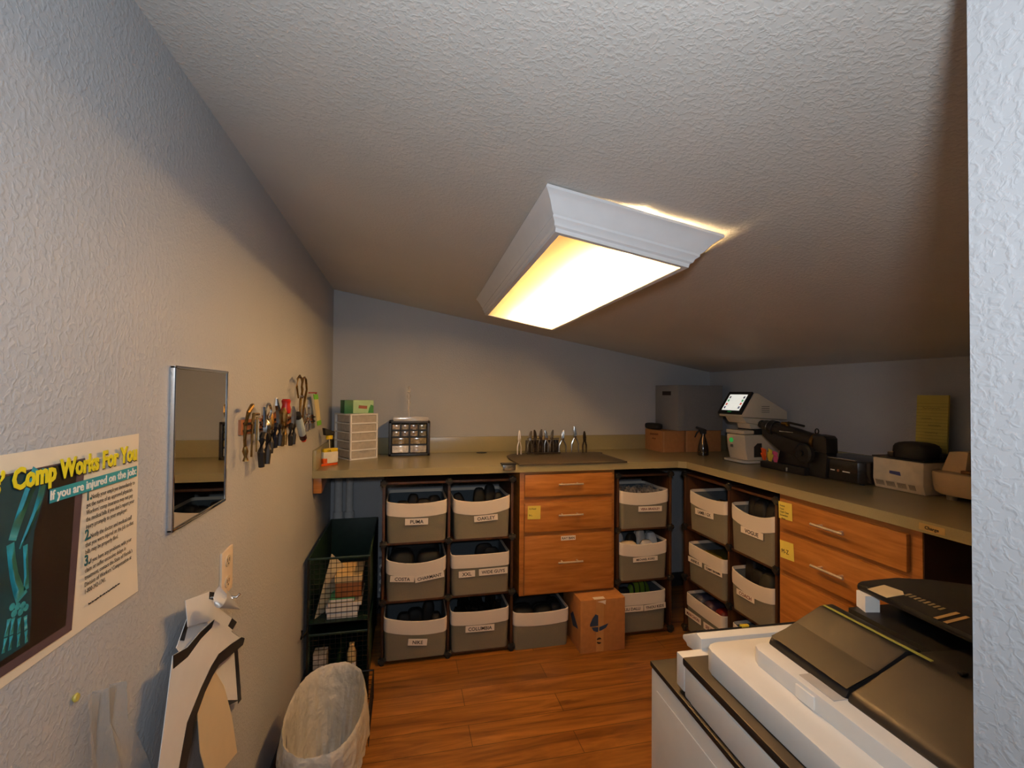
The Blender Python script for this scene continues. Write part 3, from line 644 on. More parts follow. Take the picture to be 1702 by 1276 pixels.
# ------------------------------------------------------------------ drawer units
def drawer_unit(name, label, loc, rz, x0, x1_, dx0, dx1, zs, hz, hx):
    t = thing(name, label, 'drawer unit', loc, rz)
    zb, zt = 0.293, ZC-0.039
    MB().box((x0, 0.0, zb), (x1_, 0.56, zt), 0.001).build('cabinet_body', CHERRY, t, local=True)
    MB().box((x1_+0.0003, 0.004, zb), (x1_+0.003, 0.56, zt), 0.0005).build('side_shade_skin', mat('shade_dark_side', (66, 36, 18), 0.5), t, local=True)  # thin side layer coloured dark in place of the shade under the counter
    for (a, b2), z in zip(zs, hz):
        d = MB()
        d.box((dx0, -0.020, a), (dx1, -0.0005, b2), 0.006)
        q = d.build('drawer', CHERRY, t, local=True)
        h = MB().tube([(hx-0.072, -0.048, z), (hx+0.072, -0.048, z)], 0.0055, 12)
        for s in (-1, 1): h.tube([(hx+s*0.045, -0.018, z), (hx+s*0.045, -0.048, z)], 0.0045, 10)
        h.build('handle', NICKEL, q, local=True)
    return t
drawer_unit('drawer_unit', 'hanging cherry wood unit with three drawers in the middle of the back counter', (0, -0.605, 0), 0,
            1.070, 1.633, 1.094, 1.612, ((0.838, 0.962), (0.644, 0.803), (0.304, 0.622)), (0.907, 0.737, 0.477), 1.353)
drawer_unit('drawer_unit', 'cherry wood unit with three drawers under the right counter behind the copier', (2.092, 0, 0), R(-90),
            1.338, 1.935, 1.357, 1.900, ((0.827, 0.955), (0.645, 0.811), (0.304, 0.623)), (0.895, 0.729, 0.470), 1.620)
def note(label, o, U, size, lines, rot=0.0, txt=0.014):
    U = Vector(U); Vv = Vector((0, 0, 1)); Nn = U.cross(Vv)
    U2 = U*math.cos(rot) + Vv*math.sin(rot); V2 = -U*math.sin(rot) + Vv*math.cos(rot)
    o = Vector(o)
    t = thing('sticky_note', label, 'sticky note', o)
    h = size/2
    MB().sheet([o-U2*h-V2*h, o+U2*h-V2*h, o+U2*h+V2*h, o-U2*h+V2*h], Nn, 0.0008).build('paper', YELLOW, t)
    b = MB()
    for k, l in enumerate(lines): b.text(l, txt, o - U2*h*0.8 + V2*(h*0.45 - 1.25*txt*k) + Nn*0.001, U2, V2, 0.9)
    b.build('handwriting', INK, t)
note('yellow sticky note on the middle drawer of the back unit', (1.147, -0.6262, 0.754), (1, 0, 0), 0.073, ['A-Head', '', 'B-L..'], R(-1))
note('yellow sticky note with a handwritten list on the right unit', (2.0712, -1.392, 0.907), (0, -1, 0), 0.074, ['Frames', 'Cases', 'Cloth Clean', 'Screwdrivr', '   Nose'], R(2), 0.011)
note('yellow sticky note marked M to Z on the right unit', (2.0712, -1.400, 0.738), (0, -1, 0), 0.075, ['', 'M-Z'], R(3), 0.026)
def label_strip(name, label, cat, o, U, w, h, text, size, m=CARDWHITE, ink=INK, sx=1.0):
    o = Vector(o); U = Vector(U); V2 = Vector((0, 0, 1)); Nn = U.cross(V2)
    t = thing(name, label, cat, o)
    MB().sheet([o-U*w/2-V2*h/2, o+U*w/2-V2*h/2, o+U*w/2+V2*h/2, o-U*w/2+V2*h/2], Nn, 0.0006).build('tape', m, t)
    MB().text(text, size, o - V2*size*0.36 + Nn*0.0008, U, V2, sx, 'CENTER', 0.0003).build('lettering', ink, t)
label_strip('label_tape', 'white label strip at the top of the deep drawer', 'label', (1.347, -0.6258, 0.603), (1, 0, 0), 0.086, 0.025, 'RAY BAN', 0.018)
label_strip('label_tape', 'tan label strip on the right counter edge near the doorway', 'label', (W-D-0.0006, -1.985, ZC-0.019), (0, -1, 0), 0.075, 0.022, 'Charge', 0.014, mat('tan_tape', (176, 148, 90), 0.5))

# ------------------------------------------------------------------ cube racks
RZ = [0.022, 0.320, 0.620, 0.935]
def rack(label, loc, rz, xs, depth=0.34):
    t = thing('cube_rack', label, 'storage rack', loc, rz)
    for x in xs:
        MB().box((x-0.007, 0.0, 0.03), (x+0.007, depth, RZ[3]), 0.001).build('side_panel', PANEL, t, local=True)
    for a, b2 in zip(xs, xs[1:]):
        for z in RZ: MB().box((a+0.007, 0.004, z-0.008), (b2-0.007, depth, z+0.004), 0.001).build('shelf', PANEL, t, local=True)
    for x in xs:
        for z in RZ:
            for y in (0.004, depth-0.004):
                k = MB()
                k.cyl((x-0.019, y, z), (x+0.019, y, z), 0.013, seg=12); k.cyl((x, y, z-0.019), (x, y, z+0.019), 0.012, seg=12); k.cyl((x, y-0.012, z), (x, y+0.012, z), 0.015, seg=12)
                k.build('connector', SOFTBLACK, t, local=True)
        for y in (0.004, depth-0.004):
            MB().cyl((x, y, 0.0), (x, y, 0.020), 0.012, 0.010, 12).build('foot', SOFTBLACK, t, local=True)
    return t
rack('dark brown two column cube rack between wire baskets and middle drawer unit', (0, -0.600, 0), 0, (0.345, 0.683, 1.030))
rack('single column dark brown cube rack right of the middle drawer unit', (0, -0.600, 0), 0, (1.660, 2.000))
rack('dark brown two column cube rack under the right counter', (2.092, 0, 0), R(-90), (0.600, 0.995, 1.316))

# ------------------------------------------------------------------ fabric bins
def fabric_bin(label, loc, rz, w, d=0.30, h=0.215, sag=0.024, rim=0.066, labels=(), tilt=(0, 0), ink=INK):
    """open fabric bin, local front at y=0; labels: (text, u, v, width, height, rotation, text size)"""
    t = thing('fabric_bin', label, 'fabric bin', loc, rz)
    base = rrect(w, d, 0.022, 4)
    # denser outline along the front so that the rim can sag
    pts = []
    n = len(base)
    for i in range(n):
        a, b2 = base[i], base[(i+1) % n]; L = math.hypot(b2[0]-a[0], b2[1]-a[1]); m = max(1, int(L/0.035))
        for k in range(m): pts.append((a[0]+(b2[0]-a[0])*k/m, a[1]+(b2[1]-a[1])*k/m + d/2))
    def top(x, y):
        fr = max(0.0, 1 - y/(0.12)); s = 1 - min(1, abs(x)/(w/2))**2.2
        return h - sag*s*fr + tilt[0]*fr*(x/(w/2)) + tilt[1]*fr
    def ring(f, e, ins=0.0, seam=False):
        out = []
        for x, y in pts:
            tz = top(x, y); z = (tz-rim if seam else tz)*f if not isinstance(f, str) else 0
            g = 1 - 0.03*(1 - z/h)          # narrower at the foot
            bulge = 0.004*math.sin(PI*min(1, z/h))
            xx = x*g; yy = (y-d/2)*g + d/2
            nx = x/(w/2); ny = (y-d/2)/(d/2)
            out.append((xx + (e-ins)*nx + bulge*nx*0.3, yy + (e-ins)*ny + bulge*ny*0.3, z))
        return out
    b = MB(); rows = [ring(0.0, 0, seam=True)] + [ring(k/5, 0, seam=True) for k in range(1, 6)]
    vs = b.grid(rows, True); b.bm.faces.new(vs[0][::-1]); b.build('grey_body', GREY_FAB, t, local=True)
    b = MB()
    def band(f, e):
        out = []
        for (x, y, z), (px, py) in zip(ring(1.0, e), pts):
            tz = top(px, py); out.append((x, y, tz - rim*(1-f) - 0.003*(1-f)))
        return out
    b.grid([band(0, 0.0018), band(0.5, 0.003), band(1, 0.0022), [(x, y, z+0.002) for x, y, z in band(1, -0.001)], [(x, y, z) for x, y, z in band(0.75, -0.003)]], True); b.build('white_rim', WHITE_FAB, t, local=True)
    b = MB()
    rows = [band(0.8, -0.0045)] + [[(x*0.98, (y-d/2)*0.98+d/2, 0.004 + (z-0.004)*f) for x, y, z in band(0.8, -0.0045)] for f in (0.5, 0.0)]
    vs = b.grid([r[::-1] for r in rows], True); b.bm.faces.new(vs[-1]); b.build('lining', LINING, t, local=True)
    for tx_, u, v, lw, lh, rot, ts in labels:
        U2 = Vector((math.cos(rot), 0, math.sin(rot))); V2 = Vector((-math.sin(rot), 0, math.cos(rot)))
        o = Vector((u, -0.0045, v))
        q = MB().sheet([o-U2*lw/2-V2*lh/2, o+U2*lw/2-V2*lh/2, o+U2*lw/2+V2*lh/2, o-U2*lw/2+V2*lh/2], (0, -1, 0), 0.0008).build('label_card', CARDWHITE, t, local=True)
        if tx_: MB().text(tx_, ts, o - V2*ts*0.36 + Vector((0, -0.0010, 0)), U2, V2, 1.0, 'CENTER', 0.0004).build('lettering', ink, q, local=True)
    return t
YB_ = -0.602; Z1, Z2, Z3 = 0.0245, 0.3245, 0.6245
fabric_bin('grey fabric bin with white rim, top left in the rack by the wire baskets', (0.515, YB_, Z3), 0, 0.312, sag=0.016, labels=[('PUMA', -0.002, 0.108, 0.119, 0.034, R(-1), 0.026)])
fabric_bin('grey fabric bin with white rim, top right, beside the middle drawer unit', (0.862, YB_, Z3), 0, 0.308, sag=0.024, tilt=(0.006, 0.004), labels=[('OAKLEY', 0.020, 0.108, 0.130, 0.032, R(3), 0.026)])
fabric_bin('grey fabric bin with sagging white rim and two touching labels, middle left of its rack', (0.515, YB_, Z2), 0, 0.308, sag=0.028, labels=[('COSTA', -0.072, 0.114, 0.123, 0.031, R(-5), 0.024), ('CHARMANT', 0.068, 0.115, 0.152, 0.033, R(8), 0.023)])
fabric_bin('grey fabric bin with straight white rim and two labels, left of the middle drawer unit', (0.857, YB_, Z2), 0, 0.318, sag=0.004, labels=[('XXL', -0.076, 0.114, 0.088, 0.034, R(1), 0.026), ('WIDE GUYS', 0.068, 0.118, 0.158, 0.035, R(1), 0.024)])
fabric_bin('grey fabric bin with white rim tipped low to the right, bottom left of its rack', (0.515, YB_-0.012, Z1), 0, 0.322, sag=0.020, tilt=(-0.014, -0.004), labels=[('NIKE', 0.010, 0.086, 0.098, 0.034, R(-6), 0.025)])
fabric_bin('grey fabric bin with white rim and long label, bottom right of the left rack', (0.857, YB_, Z1), 0, 0.316, sag=0.010, labels=[('COLUMBIA', -0.002, 0.118, 0.157, 0.034, R(-1), 0.026)])
fabric_bin('unlabelled grey fabric bin on the floor under the middle drawer unit', (1.200, YB_-0.006, 0.0005), 0, 0.318, d=0.32, h=0.205, sag=0.012)
fabric_bin('grey fabric bin with white rim, top of the single column rack', (1.832, YB_, Z3), 0, 0.310, sag=0.018, tilt=(0, 0.006), labels=[('VERA BRADLEY', 0.030, 0.112, 0.152, 0.031, R(-1), 0.018)], ink=REDINK)
fabric_bin('grey fabric bin full of pale cases, middle of the single column rack', (1.826, YB_, Z2), 0, 0.304, sag=0.018, tilt=(0, 0.006), labels=[('MICHAEL KORS', 0.006, 0.120, 0.158, 0.027, R(1), 0.017)])
fabric_bin('grey fabric bin with two labels, bottom of the single column rack', (1.822, YB_, Z1), 0, 0.296, h=0.228, sag=0.004, labels=[('LILI DALLI', -0.072, 0.138, 0.140, 0.034, R(-1), 0.023), ('TNOU KIDS', 0.072, 0.139, 0.140, 0.034, R(3), 0.022)])
XR = 2.090; Q = R(-90)
fabric_bin('grey fabric bin with white rim, top of the corner column under the right counter', (XR, -0.812, Z3), Q, 0.322, h=0.225, sag=0.016, labels=[('LAMB / GX', -0.012, 0.122, 0.165, 0.034, R(3), 0.024)])
fabric_bin('grey fabric bin heaped with black cases, top row beside the right drawer unit', (XR, -1.160, Z3), Q, 0.292, h=0.232, sag=0.030, labels=[('VOGUE', 0.010, 0.122, 0.150, 0.032, R(1), 0.027)])
fabric_bin('grey fabric bin with two labels, middle of the corner column under the right counter', (XR, -0.800, Z2), Q, 0.322, sag=0.004, labels=[('ANNE K', -0.084, 0.126, 0.132, 0.030, R(3), 0.022), ('TOMMY BAHAMA', 0.078, 0.132, 0.150, 0.026, R(4), 0.016)])
fabric_bin('grey fabric bin with black cases spilling over the rim, beside the right drawer unit', (XR, -1.160, Z2), Q, 0.290, h=0.205, sag=0.024, labels=[('COACH', -0.034, 0.102, 0.124, 0.028, R(1), 0.024)], ink=REDINK)
fabric_bin('grey fabric bin with two labels, bottom of the corner column behind the copier panel', (XR, -0.785, Z1), Q, 0.330, sag=0.004, labels=[('MARCHON', -0.088, 0.104, 0.150, 0.036, R(2), 0.024), ('SEE KIDS', 0.076, 0.108, 0.130, 0.036, R(4), 0.024)], ink=REDINK)
fabric_bin('nearly empty grey fabric bin, bottom row beside the right drawer unit', (XR+0.004, -1.160, Z1), Q, 0.286, h=0.222, sag=0.004)

# glasses cases standing in the bins
CASE_M = [mat('case_black', (8, 8, 9), 0.7, var=0.2), mat('case_charcoal', (14, 15, 16), 0.7, var=0.2), mat('case_olive_black', (12, 14, 9), 0.7, var=0.2)]
def case(label, group, loc, r, m, rz=0.0, lean=0.0, e=0.55, name='glasses_case'):
    """clamshell case on end: r = half sizes, standing on loc"""
    t = thing(name, label, 'glasses case', loc, rz, group)
    M = Matrix.Rotation(lean, 4, 'Y')
    lift = r[2]*math.cos(lean) + r[0]*abs(math.sin(lean))*0.6
    b = MB().blob((0, 0, lift), r, e, M); b.build('shell', m, t, local=True)
    pts = [M @ Vector((r[0]*1.0*math.copysign(abs(math.cos(a))**e, math.cos(a)), 0, r[2]*math.copysign(abs(math.sin(a))**e, math.sin(a)))) + Vector((0, 0, lift)) for a in [2*PI*k/24 for k in range(24)]]
    MB().tube(pts, 0.0014, 6, closed=True).build('seam', SOFTBLACK, t, local=True)
    return t
def fill(binpos, rz, label, group, items):
    bx, by, bz = binpos
    for (u, v, hx, hy, hz, mi, rot, lean) in items:
        # u along the front, v depth behind it
        ca, sa = math.cos(rz), math.sin(rz)
        loc = (bx + u*ca - v*sa, by + u*sa + v*ca, bz + 0.006)
        case(label, group, loc, (hx, hy, hz), CASE_M[mi], rz + rot, lean)
fill((0.515, YB_, Z3), 0, 'black glasses case standing in the top left bin of the two column rack', 'cases in the top left bin',
     [(-0.075, 0.10, 0.038, 0.030, 0.096, 0, 0, 0), (-0.025, 0.13, 0.032, 0.030, 0.110, 0, 0, 0.08), (0.035, 0.11, 0.046, 0.030, 0.099, 0, 0, 0), (0.095, 0.13, 0.040, 0.028, 0.104, 0, 0.3, 0)])
fill((0.862, YB_, Z3), 0, 'black glasses case in the top right bin beside the middle drawer unit', 'cases in the top right bin',
     [(-0.09, 0.12, 0.030, 0.024, 0.112, 0, 0, -0.35), (0.0, 0.12, 0.035, 0.026, 0.122, 2, 0, 0), (0.062, 0.13, 0.034, 0.026, 0.130, 0, 0.2, 0), (0.105, 0.10, 0.028, 0.022, 0.108, 0, 0, 0)])
fill((0.515, YB_, Z2), 0, 'flat black glasses case in the sagging middle left bin', 'cases in the middle left bin',
     [(-0.075, 0.11, 0.070, 0.060, 0.114, 1, 0, 0), (0.068, 0.10, 0.068, 0.050, 0.110, 1, 0, 0), (0.0, 0.20, 0.135, 0.045, 0.132, 0, 0, 0)])
fill((0.857, YB_, Z2), 0, 'black glasses case at the right of the middle bin beside the drawer unit', 'cases in the straight rimmed bin',
     [(0.045, 0.17, 0.055, 0.020, 0.106, 0, 0, 0), (0.075, 0.11, 0.050, 0.018, 0.104, 0, 0, 0)])
fill((0.515, YB_, Z1), 0, 'black glasses case in the bottom left bin of the two column rack', 'cases in the bottom left bin',
     [(-0.06, 0.12, 0.040, 0.030, 0.090, 0, 0, 0), (0.0, 0.13, 0.048, 0.034, 0.097, 0, 0, 0), (0.064, 0.14, 0.034, 0.034, 0.112, 0, 0, 0.1), (0.110, 0.10, 0.030, 0.030, 0.088, 0, 0, 0)])
fill((1.200, YB_, 0.0), 0, 'dark brown glasses case in the floor bin under the drawer unit', 'cases in the floor bin',
     [(-0.085, 0.09, 0.064, 0.064, 0.100, 0, 0, 0), (0.03, 0.09, 0.062, 0.060, 0.098, 2, 0, 0), (0.11, 0.13, 0.040, 0.070, 0.100, 0, 0, 0), (0.0, 0.22, 0.130, 0.060, 0.106, 0, 0, 0)])
fill((XR, -0.812, Z3), Q, 'black glasses case low in the top corner bin', 'cases in the top corner bin',
     [(0.0, 0.11, 0.060, 0.024, 0.094, 0, 0, 0), (0.09, 0.10, 0.045, 0.022, 0.096, 1, 0, 0)])
fill((XR, -1.160, Z3), Q, 'black glasses case heaped in the top bin beside the right drawer unit', 'cases heaped in the top right hand bin',
     [(-0.090, 0.12, 0.042, 0.040, 0.144, 0, 0, 0), (-0.022, 0.09, 0.044, 0.036, 0.132, 1, 0, 0), (0.055, 0.09, 0.044, 0.036, 0.134, 0, 0, 0.1), (0.110, 0.07, 0.030, 0.034, 0.126, 1, 0, 0), (0.03, 0.19, 0.095, 0.034, 0.144, 0, 0, 0)])
fill((XR, -1.160, Z2), Q, 'glossy black glasses case spilling from the bin beside the right drawer unit', 'cases spilling from the middle right hand bin',
     [(-0.095, 0.10, 0.038, 0.036, 0.128, 0, 0, 0), (-0.025, 0.08, 0.046, 0.036, 0.112, 0, 0, 0), (0.070, 0.055, 0.048, 0.046, 0.118, 0, 0, 0), (0.02, 0.18, 0.110, 0.036, 0.138, 0, 0, 0)])
# wrapped frames (clear bags) in two bins
BAG = mat('clear_bag', (150, 142, 134), 0.12, var=0.5, scale=60, alpha=0.6, coat=0.5)
DBAG = mat('dark_shiny_bag', (22, 21, 20), 0.1, var=0.6, scale=60, coat=0.6)
def bag(label, group, loc, w, h, seed):
    rnd = random.Random(seed)
    t = thing('bagged_frame', label, 'bagged glasses', loc, rnd.uniform(-0.7, 0.7), group)
    rows = []
    for j in range(9):
        z = h*j/8
        rows.append([((w/2)*math.cos(a)*(1-0.25*(j/8)**2) + rnd.uniform(-0.004, 0.004), 0.012*math.sin(a) + rnd.uniform(-0.005, 0.005), z + (rnd.uniform(-0.008, 0.008) if j == 8 else 0)) for a in [2*PI*k/14 for k in range(14)]])
    b = MB(); vs = b.grid(rows, True); b.bm.faces.new(vs[0][::-1]); b.build('bag', BAG if seed < 20 else DBAG, t, local=True)
    f = MB(); zf = h*0.72
    for s in (-1, 1): f.tube([(s*w*0.19+w*0.15*math.cos(a), 0, zf+w*0.11*math.sin(a)) for a in [2*PI*k/12 for k in range(12)]], 0.002, 6, closed=True)
    f.build('spectacle_frame', CASE_M[seed % 2], t, local=True)
for k, (u, v, h) in enumerate(((-0.11, 0.06, 0.200), (-0.055, 0.08, 0.222), (0.0, 0.06, 0.205), (0.055, 0.08, 0.212), (0.11, 0.06, 0.206), (-0.08, 0.15, 0.214), (0.03, 0.16, 0.210), (0.1, 0.15, 0.216))):
    bag('glasses in crinkled clear bag in the top bin of the single column rack', 'bagged glasses in the single column rack', (1.832+u, YB_+v, Z3+0.006), 0.085, h, k)
for k, (u, v, h) in enumerate(((-0.11, 0.07, 0.205), (-0.04, 0.06, 0.200), (0.03, 0.07, 0.208), (0.10, 0.07, 0.215), (-0.075, 0.15, 0.218), (0.0, 0.16, 0.216), (0.08, 0.15, 0.222))):
    bag('black glasses pouch in shiny wrapper, bottom right bin of the left rack', 'bagged glasses in the left rack', (0.857+u, YB_+v, Z1+0.006), 0.09, h, k+20)
# pale cases
PALE = [mat('case_white', (214, 208, 200), 0.5), mat('case_cream', (226, 206, 170), 0.5), mat('case_pale_blue', (196, 202, 208), 0.5)]
for k, (u, v, hx, hy, hz, m, rot, ln, lab) in enumerate((
        (-0.085, 0.045, 0.066, 0.026, 0.106, PALE[1], 0, 0, 'long cream glasses case at the front of the bin of pale cases'),
        (0.040, 0.055, 0.046, 0.024, 0.104, PALE[0], 0.1, 0, 'white glasses case at the front right of the bin of pale cases'),
        (-0.110, 0.130, 0.038, 0.030, 0.120, PALE[2], 0, 0, 'pale blue glasses case at the back left of the bin of pale cases'),
        (0.040, 0.150, 0.036, 0.030, 0.122, PALE[0], 0.3, 0.1, 'white glasses case behind the black one in the bin of pale cases'),
        (0.105, 0.100, 0.034, 0.034, 0.120, PALE[2], 0, -0.1, 'pale grey glasses case at the right of the bin of pale cases'),
        (-0.036, 0.110, 0.034, 0.026, 0.118, CASE_M[0], 0.2, 0.1, 'the only black case among the pale cases'))):
    case(lab, 'cases in the bin of pale cases', (1.826+u, YB_+v, Z2+0.006), (hx, hy, hz), m, rot, ln)
t = thing('glasses_pouch', 'green and black striped pouch in the lowest bin of the single column rack', 'pouch', (1.850, YB_+0.12, Z1+0.006), 0.25)
MB().blob((0, 0, 0.118), (0.085, 0.030, 0.118), 0.6).build('pouch', mat('lime_fabric', (104, 134, 30), 0.7), t, local=True)
for k in range(3):
    MB().blob((-0.05+0.042*k, 0, 0.119), (0.008, 0.0315, 0.1185), 0.6).build('stripe', SOFTBLACK, t, local=True)
case('dark glasses case left of the striped pouch', None, (1.745, YB_+0.11, Z1+0.006), (0.050, 0.030, 0.106), CASE_M[1])
o = MB().prism([(-0.145, 0.02), (0.145, 0.02), (0.145, 0.24), (-0.145, 0.24)], 0.0, 0.16, 'z', Matrix.Translation((XR, -0.800, Z2+0.006)) @ Matrix.Rotation(Q, 4, 'Z'), 0.01).build('folded_cloth', mat('olive_cloth', (116, 104, 30), 0.9, bump=0.4, bscale=60), base=(XR+0.13, -0.8, Z2))
tag(o, 'folded olive cloth in the middle corner bin', 'cloth')
for k, (u, m, lab) in enumerate(((-0.11, (70, 72, 92), 'slate blue glasses pouch at the left of the bottom corner bin'), (-0.02, (62, 44, 66), 'dark purple glasses pouch in the bottom corner bin'), (0.08, (104, 22, 24), 'dark red glasses pouch in the bottom corner bin'))):
    t = thing('glasses_pouch', lab, 'pouch', (XR+0.09, -0.785-u, Z1+0.006), Q)
    MB().blob((0, 0, 0.103), (0.044, 0.060, 0.103), 0.5).build('pouch', mat('pouch_%d' % k, m, 0.5, var=0.3), t, local=True)
    MB().tube([(-0.035, -0.055, 0.185), (0, -0.062, 0.19), (0.035, -0.055, 0.185)], 0.003, 6).build('drawstring', SOFTBLACK, t, local=True)

# ------------------------------------------------------------------ carton on the floor
t = thing('carton', 'tan cardboard carton with a blue emblem on the floor beneath the drawer unit', 'cardboard box', (1.518, -0.56, 0))
cz = 0.286; x0, x1_, y0, y1 = 1.388, 1.650, -0.715, -0.43
box((x0, y0, 0), (x1_, y1, cz), 0.003).build('box_body', CARTON, t)
box((1.478, y0-0.0012, 0.005), (1.522, y0-0.0002, cz), 0).build('packing_tape', mat('packing_tape', (190, 140, 84), 0.3, coat=0.3), t)
MB().prism([(1.485, cz-0.012), (1.535, cz-0.006), (1.532, cz-0.03), (1.515, cz-0.02)], y0-0.0018, y0-0.0012, 'y').build('torn_label', CARDWHITE, t)
box((1.468, y0+0.002, cz+0.0002), (1.532, y0+0.03, cz+0.0012)).build('top_label', CARDWHITE, t)
NAVY = mat('navy_print', (26, 52, 86), 0.6)
def arc(cx, cz_, r, a0, a1, n=8): return [(cx+r*math.cos(R(a0+(a1-a0)*k/n)), cz_+r*math.sin(R(a0+(a1-a0)*k/n))) for k in range(n+1)]
e = MB(); ex, ez = 1.492, 0.142
e.prism([(ex-0.002, ez+0.002)] + [(ex-0.002, ez+0.058)] + [(ex-0.018, ez+0.066), (ex-0.036, ez+0.044), (ex-0.050, ez+0.014), (ex-0.050, ez+0.002)], y0-0.0018, y0-0.0011, 'y')
e.prism([(ex-0.002, ez-0.004), (ex-0.040, ez-0.004), (ex-0.030, ez-0.022), (ex-0.012, ez-0.030), (ex-0.002, ez-0.030)], y0-0.0018, y0-0.0011, 'y')
e.prism([(ex+0.004, ez-0.006), (ex+0.058, ez+0.010), (ex+0.044, ez-0.012), (ex+0.018, ez-0.024), (ex+0.004, ez-0.026)], y0-0.0018, y0-0.0011, 'y')
e.build('blue_emblem', NAVY, t)
e = MB(); ez = 0.066
e.prism(arc(ex+0.004, ez, 0.0145, 20, 160) + [(ex-0.010, ez+0.002)], y0-0.0024, y0-0.0016, 'y'); e.prism(arc(ex+0.004, ez-0.006, 0.0145, 185, 330) , y0-0.0024, y0-0.0016, 'y')
e.build('black_emblem', INK, t)
e = MB(); e.prism([(-0.68, 0.12), (-0.60, 0.18), (-0.56, 0.15), (-0.60, 0.10)], x0-0.0008, x0-0.0001, 'x'); e.build('blue_emblem', NAVY, t)

# ------------------------------------------------------------------ wire basket cart
GREEN = mat('dark_green_plastic', (16, 42, 33), 0.5, var=0.15)
WIRE = mat('black_wire', (14, 13, 13), 0.5, var=0.1)
t = thing('wire_basket_cart', 'black wire mesh and dark green basket stack in the left corner', 'basket cart', (0.16, -0.45, 0))
bx0, bx1, by0, by1 = 0.028, 0.292, -0.84, -0.16
ztop = 0.648; zmid = 0.345
fr = MB()
for x in (bx0, bx1):
    for y in (by0, by1): fr.tube([(x, y, 0.0), (x, y, ztop)], 0.005, 8)
fr.build('frame_posts', WIRE, t)
for zz0, zz1, nm in ((zmid+0.01, ztop, 'basket'), (0.035, zmid-0.04, 'basket')):
    g = MB()
    g.box((bx0, by1-0.006, zz0), (bx1, by1, zz1), 0.001); g.box((bx0, by0+0.03, zz0), (bx0+0.004, by1, zz1)); g.box((bx1-0.004, by0+0.03, zz0), (bx1, by1, zz1)); g.box((bx0, by0, zz0), (bx1, by1, zz0+0.004))
    q = g.build(nm, GREEN, t)
    r_ = MB(); r_.tube([(bx0, by0, zz1), (bx1, by0, zz1), (bx1, by1, zz1), (bx0, by1, zz1)], 0.0055, 8, closed=True); r_.build('rim', GREEN, q)
    m_ = MB(); n = int((bx1-bx0)/0.022)
    for k in range(n+1):
        x = bx0+(bx1-bx0)*k/n; m_.box((x-0.0009, by0-0.0009, zz0), (x+0.0009, by0+0.0009, zz1 if zz0 < 0.1 else zz1-0.075*(0)))
    n = int((zz1-zz0)/0.022)
    for k in range(n+1):
        z = zz0+(zz1-zz0)*k/n; m_.box((bx0, by0-0.0009, z-0.0009), (bx1, by0+0.0009, z+0.0009))
    m_.build('wire_mesh', WIRE, q)
o = MB().tube([(0.016, -0.90, 0.36), (0.016, -0.92, 0.335), (0.028, -0.87, 0.335), (0.028, -0.842, 0.345)], 0.004, 8).build('basket_hook', WIRE, t)
# things in the baskets
zb = zmid+0.0145
o = MB().sheet([(0.050, -0.800, zb+0.002), (0.120, -0.800, zb+0.215+0.08), (0.168, -0.700, zb+0.20), (0.100, -0.700, zb+0.002)], (0.6, 0.5, -0.1), 0.004).build('foam_board', mat('pale_board', (196, 184, 158), 0.7), base=(0.09, -0.75, zb))
tag(o, 'pale board leaning in the upper wire basket', 'board')
zz = zb
for k, (x0, x1_, h, m, lab) in enumerate((
        (0.105, 0.240, 0.026, (206, 206, 214), 'white book at the bottom of the stack in the wire basket'),
        (0.100, 0.245, 0.028, (214, 206, 204), 'pale book second from the bottom in the wire basket'),
        (0.110, 0.258, 0.020, (222, 196, 156), 'cream book with tan edges in the wire basket stack'),
        (0.115, 0.225, 0.018, (88, 166, 112), 'thin green booklet under the brown box in the wire basket'))):
    t = thing('book', lab, 'book', (0.17, -0.72, zz), 0, 'books stacked in the wire basket')
    box((x0, -0.815, zz), (x1_, -0.60, zz+h-0.0008), 0.002).build('cover', mat('book_%d' % k, m, 0.6), t)
    box((x0+0.002, -0.8158, zz+0.003), (x1_-0.002, -0.70, zz+h-0.004), 0).build('pages', CARDWHITE, t)
    zz += h
t = thing('small_carton', 'brown box with a cream lid on top of the books', 'box', (0.20, -0.72, zz))
box((0.140, -0.81, zz), (0.256, -0.62, zz+0.068), 0.002).build('box_body', mat('brown_box', (150, 92, 46), 0.7), t)
box((0.137, -0.813, zz+0.0685), (0.259, -0.617, zz+0.100), 0.003).build('lid', mat('cream_lid', (216, 184, 130), 0.6), t)
t = thing('small_bottle', 'small cream bottle in the lower wire basket', 'bottle', (0.215, -0.78, 0.0395))
MB().lathe([(0.016, 0), (0.019, 0.01), (0.020, 0.10), (0.021, 0.15), (0.012, 0.175), (0.012, 0.19)], (0.215, -0.79, 0.0395), 16).build('body', mat('cream_bottle', (206, 178, 126), 0.4), t)
MB().lathe([(0.0205, 0), (0.0205, 0.05)], (0.215, -0.79, 0.095), 16).build('label_band', WHITEPL, t)
o = MB().box((0.045, -0.81, 0.0395), (0.105, -0.74, 0.20), 0.004).build('paper_packet', mat('grey_packet', (176, 166, 156), 0.6, var=0.2, scale=80), base=(0.07, -0.78, 0.0395))
tag(o, 'pale paper packet at the left of the lower wire basket', 'packet')
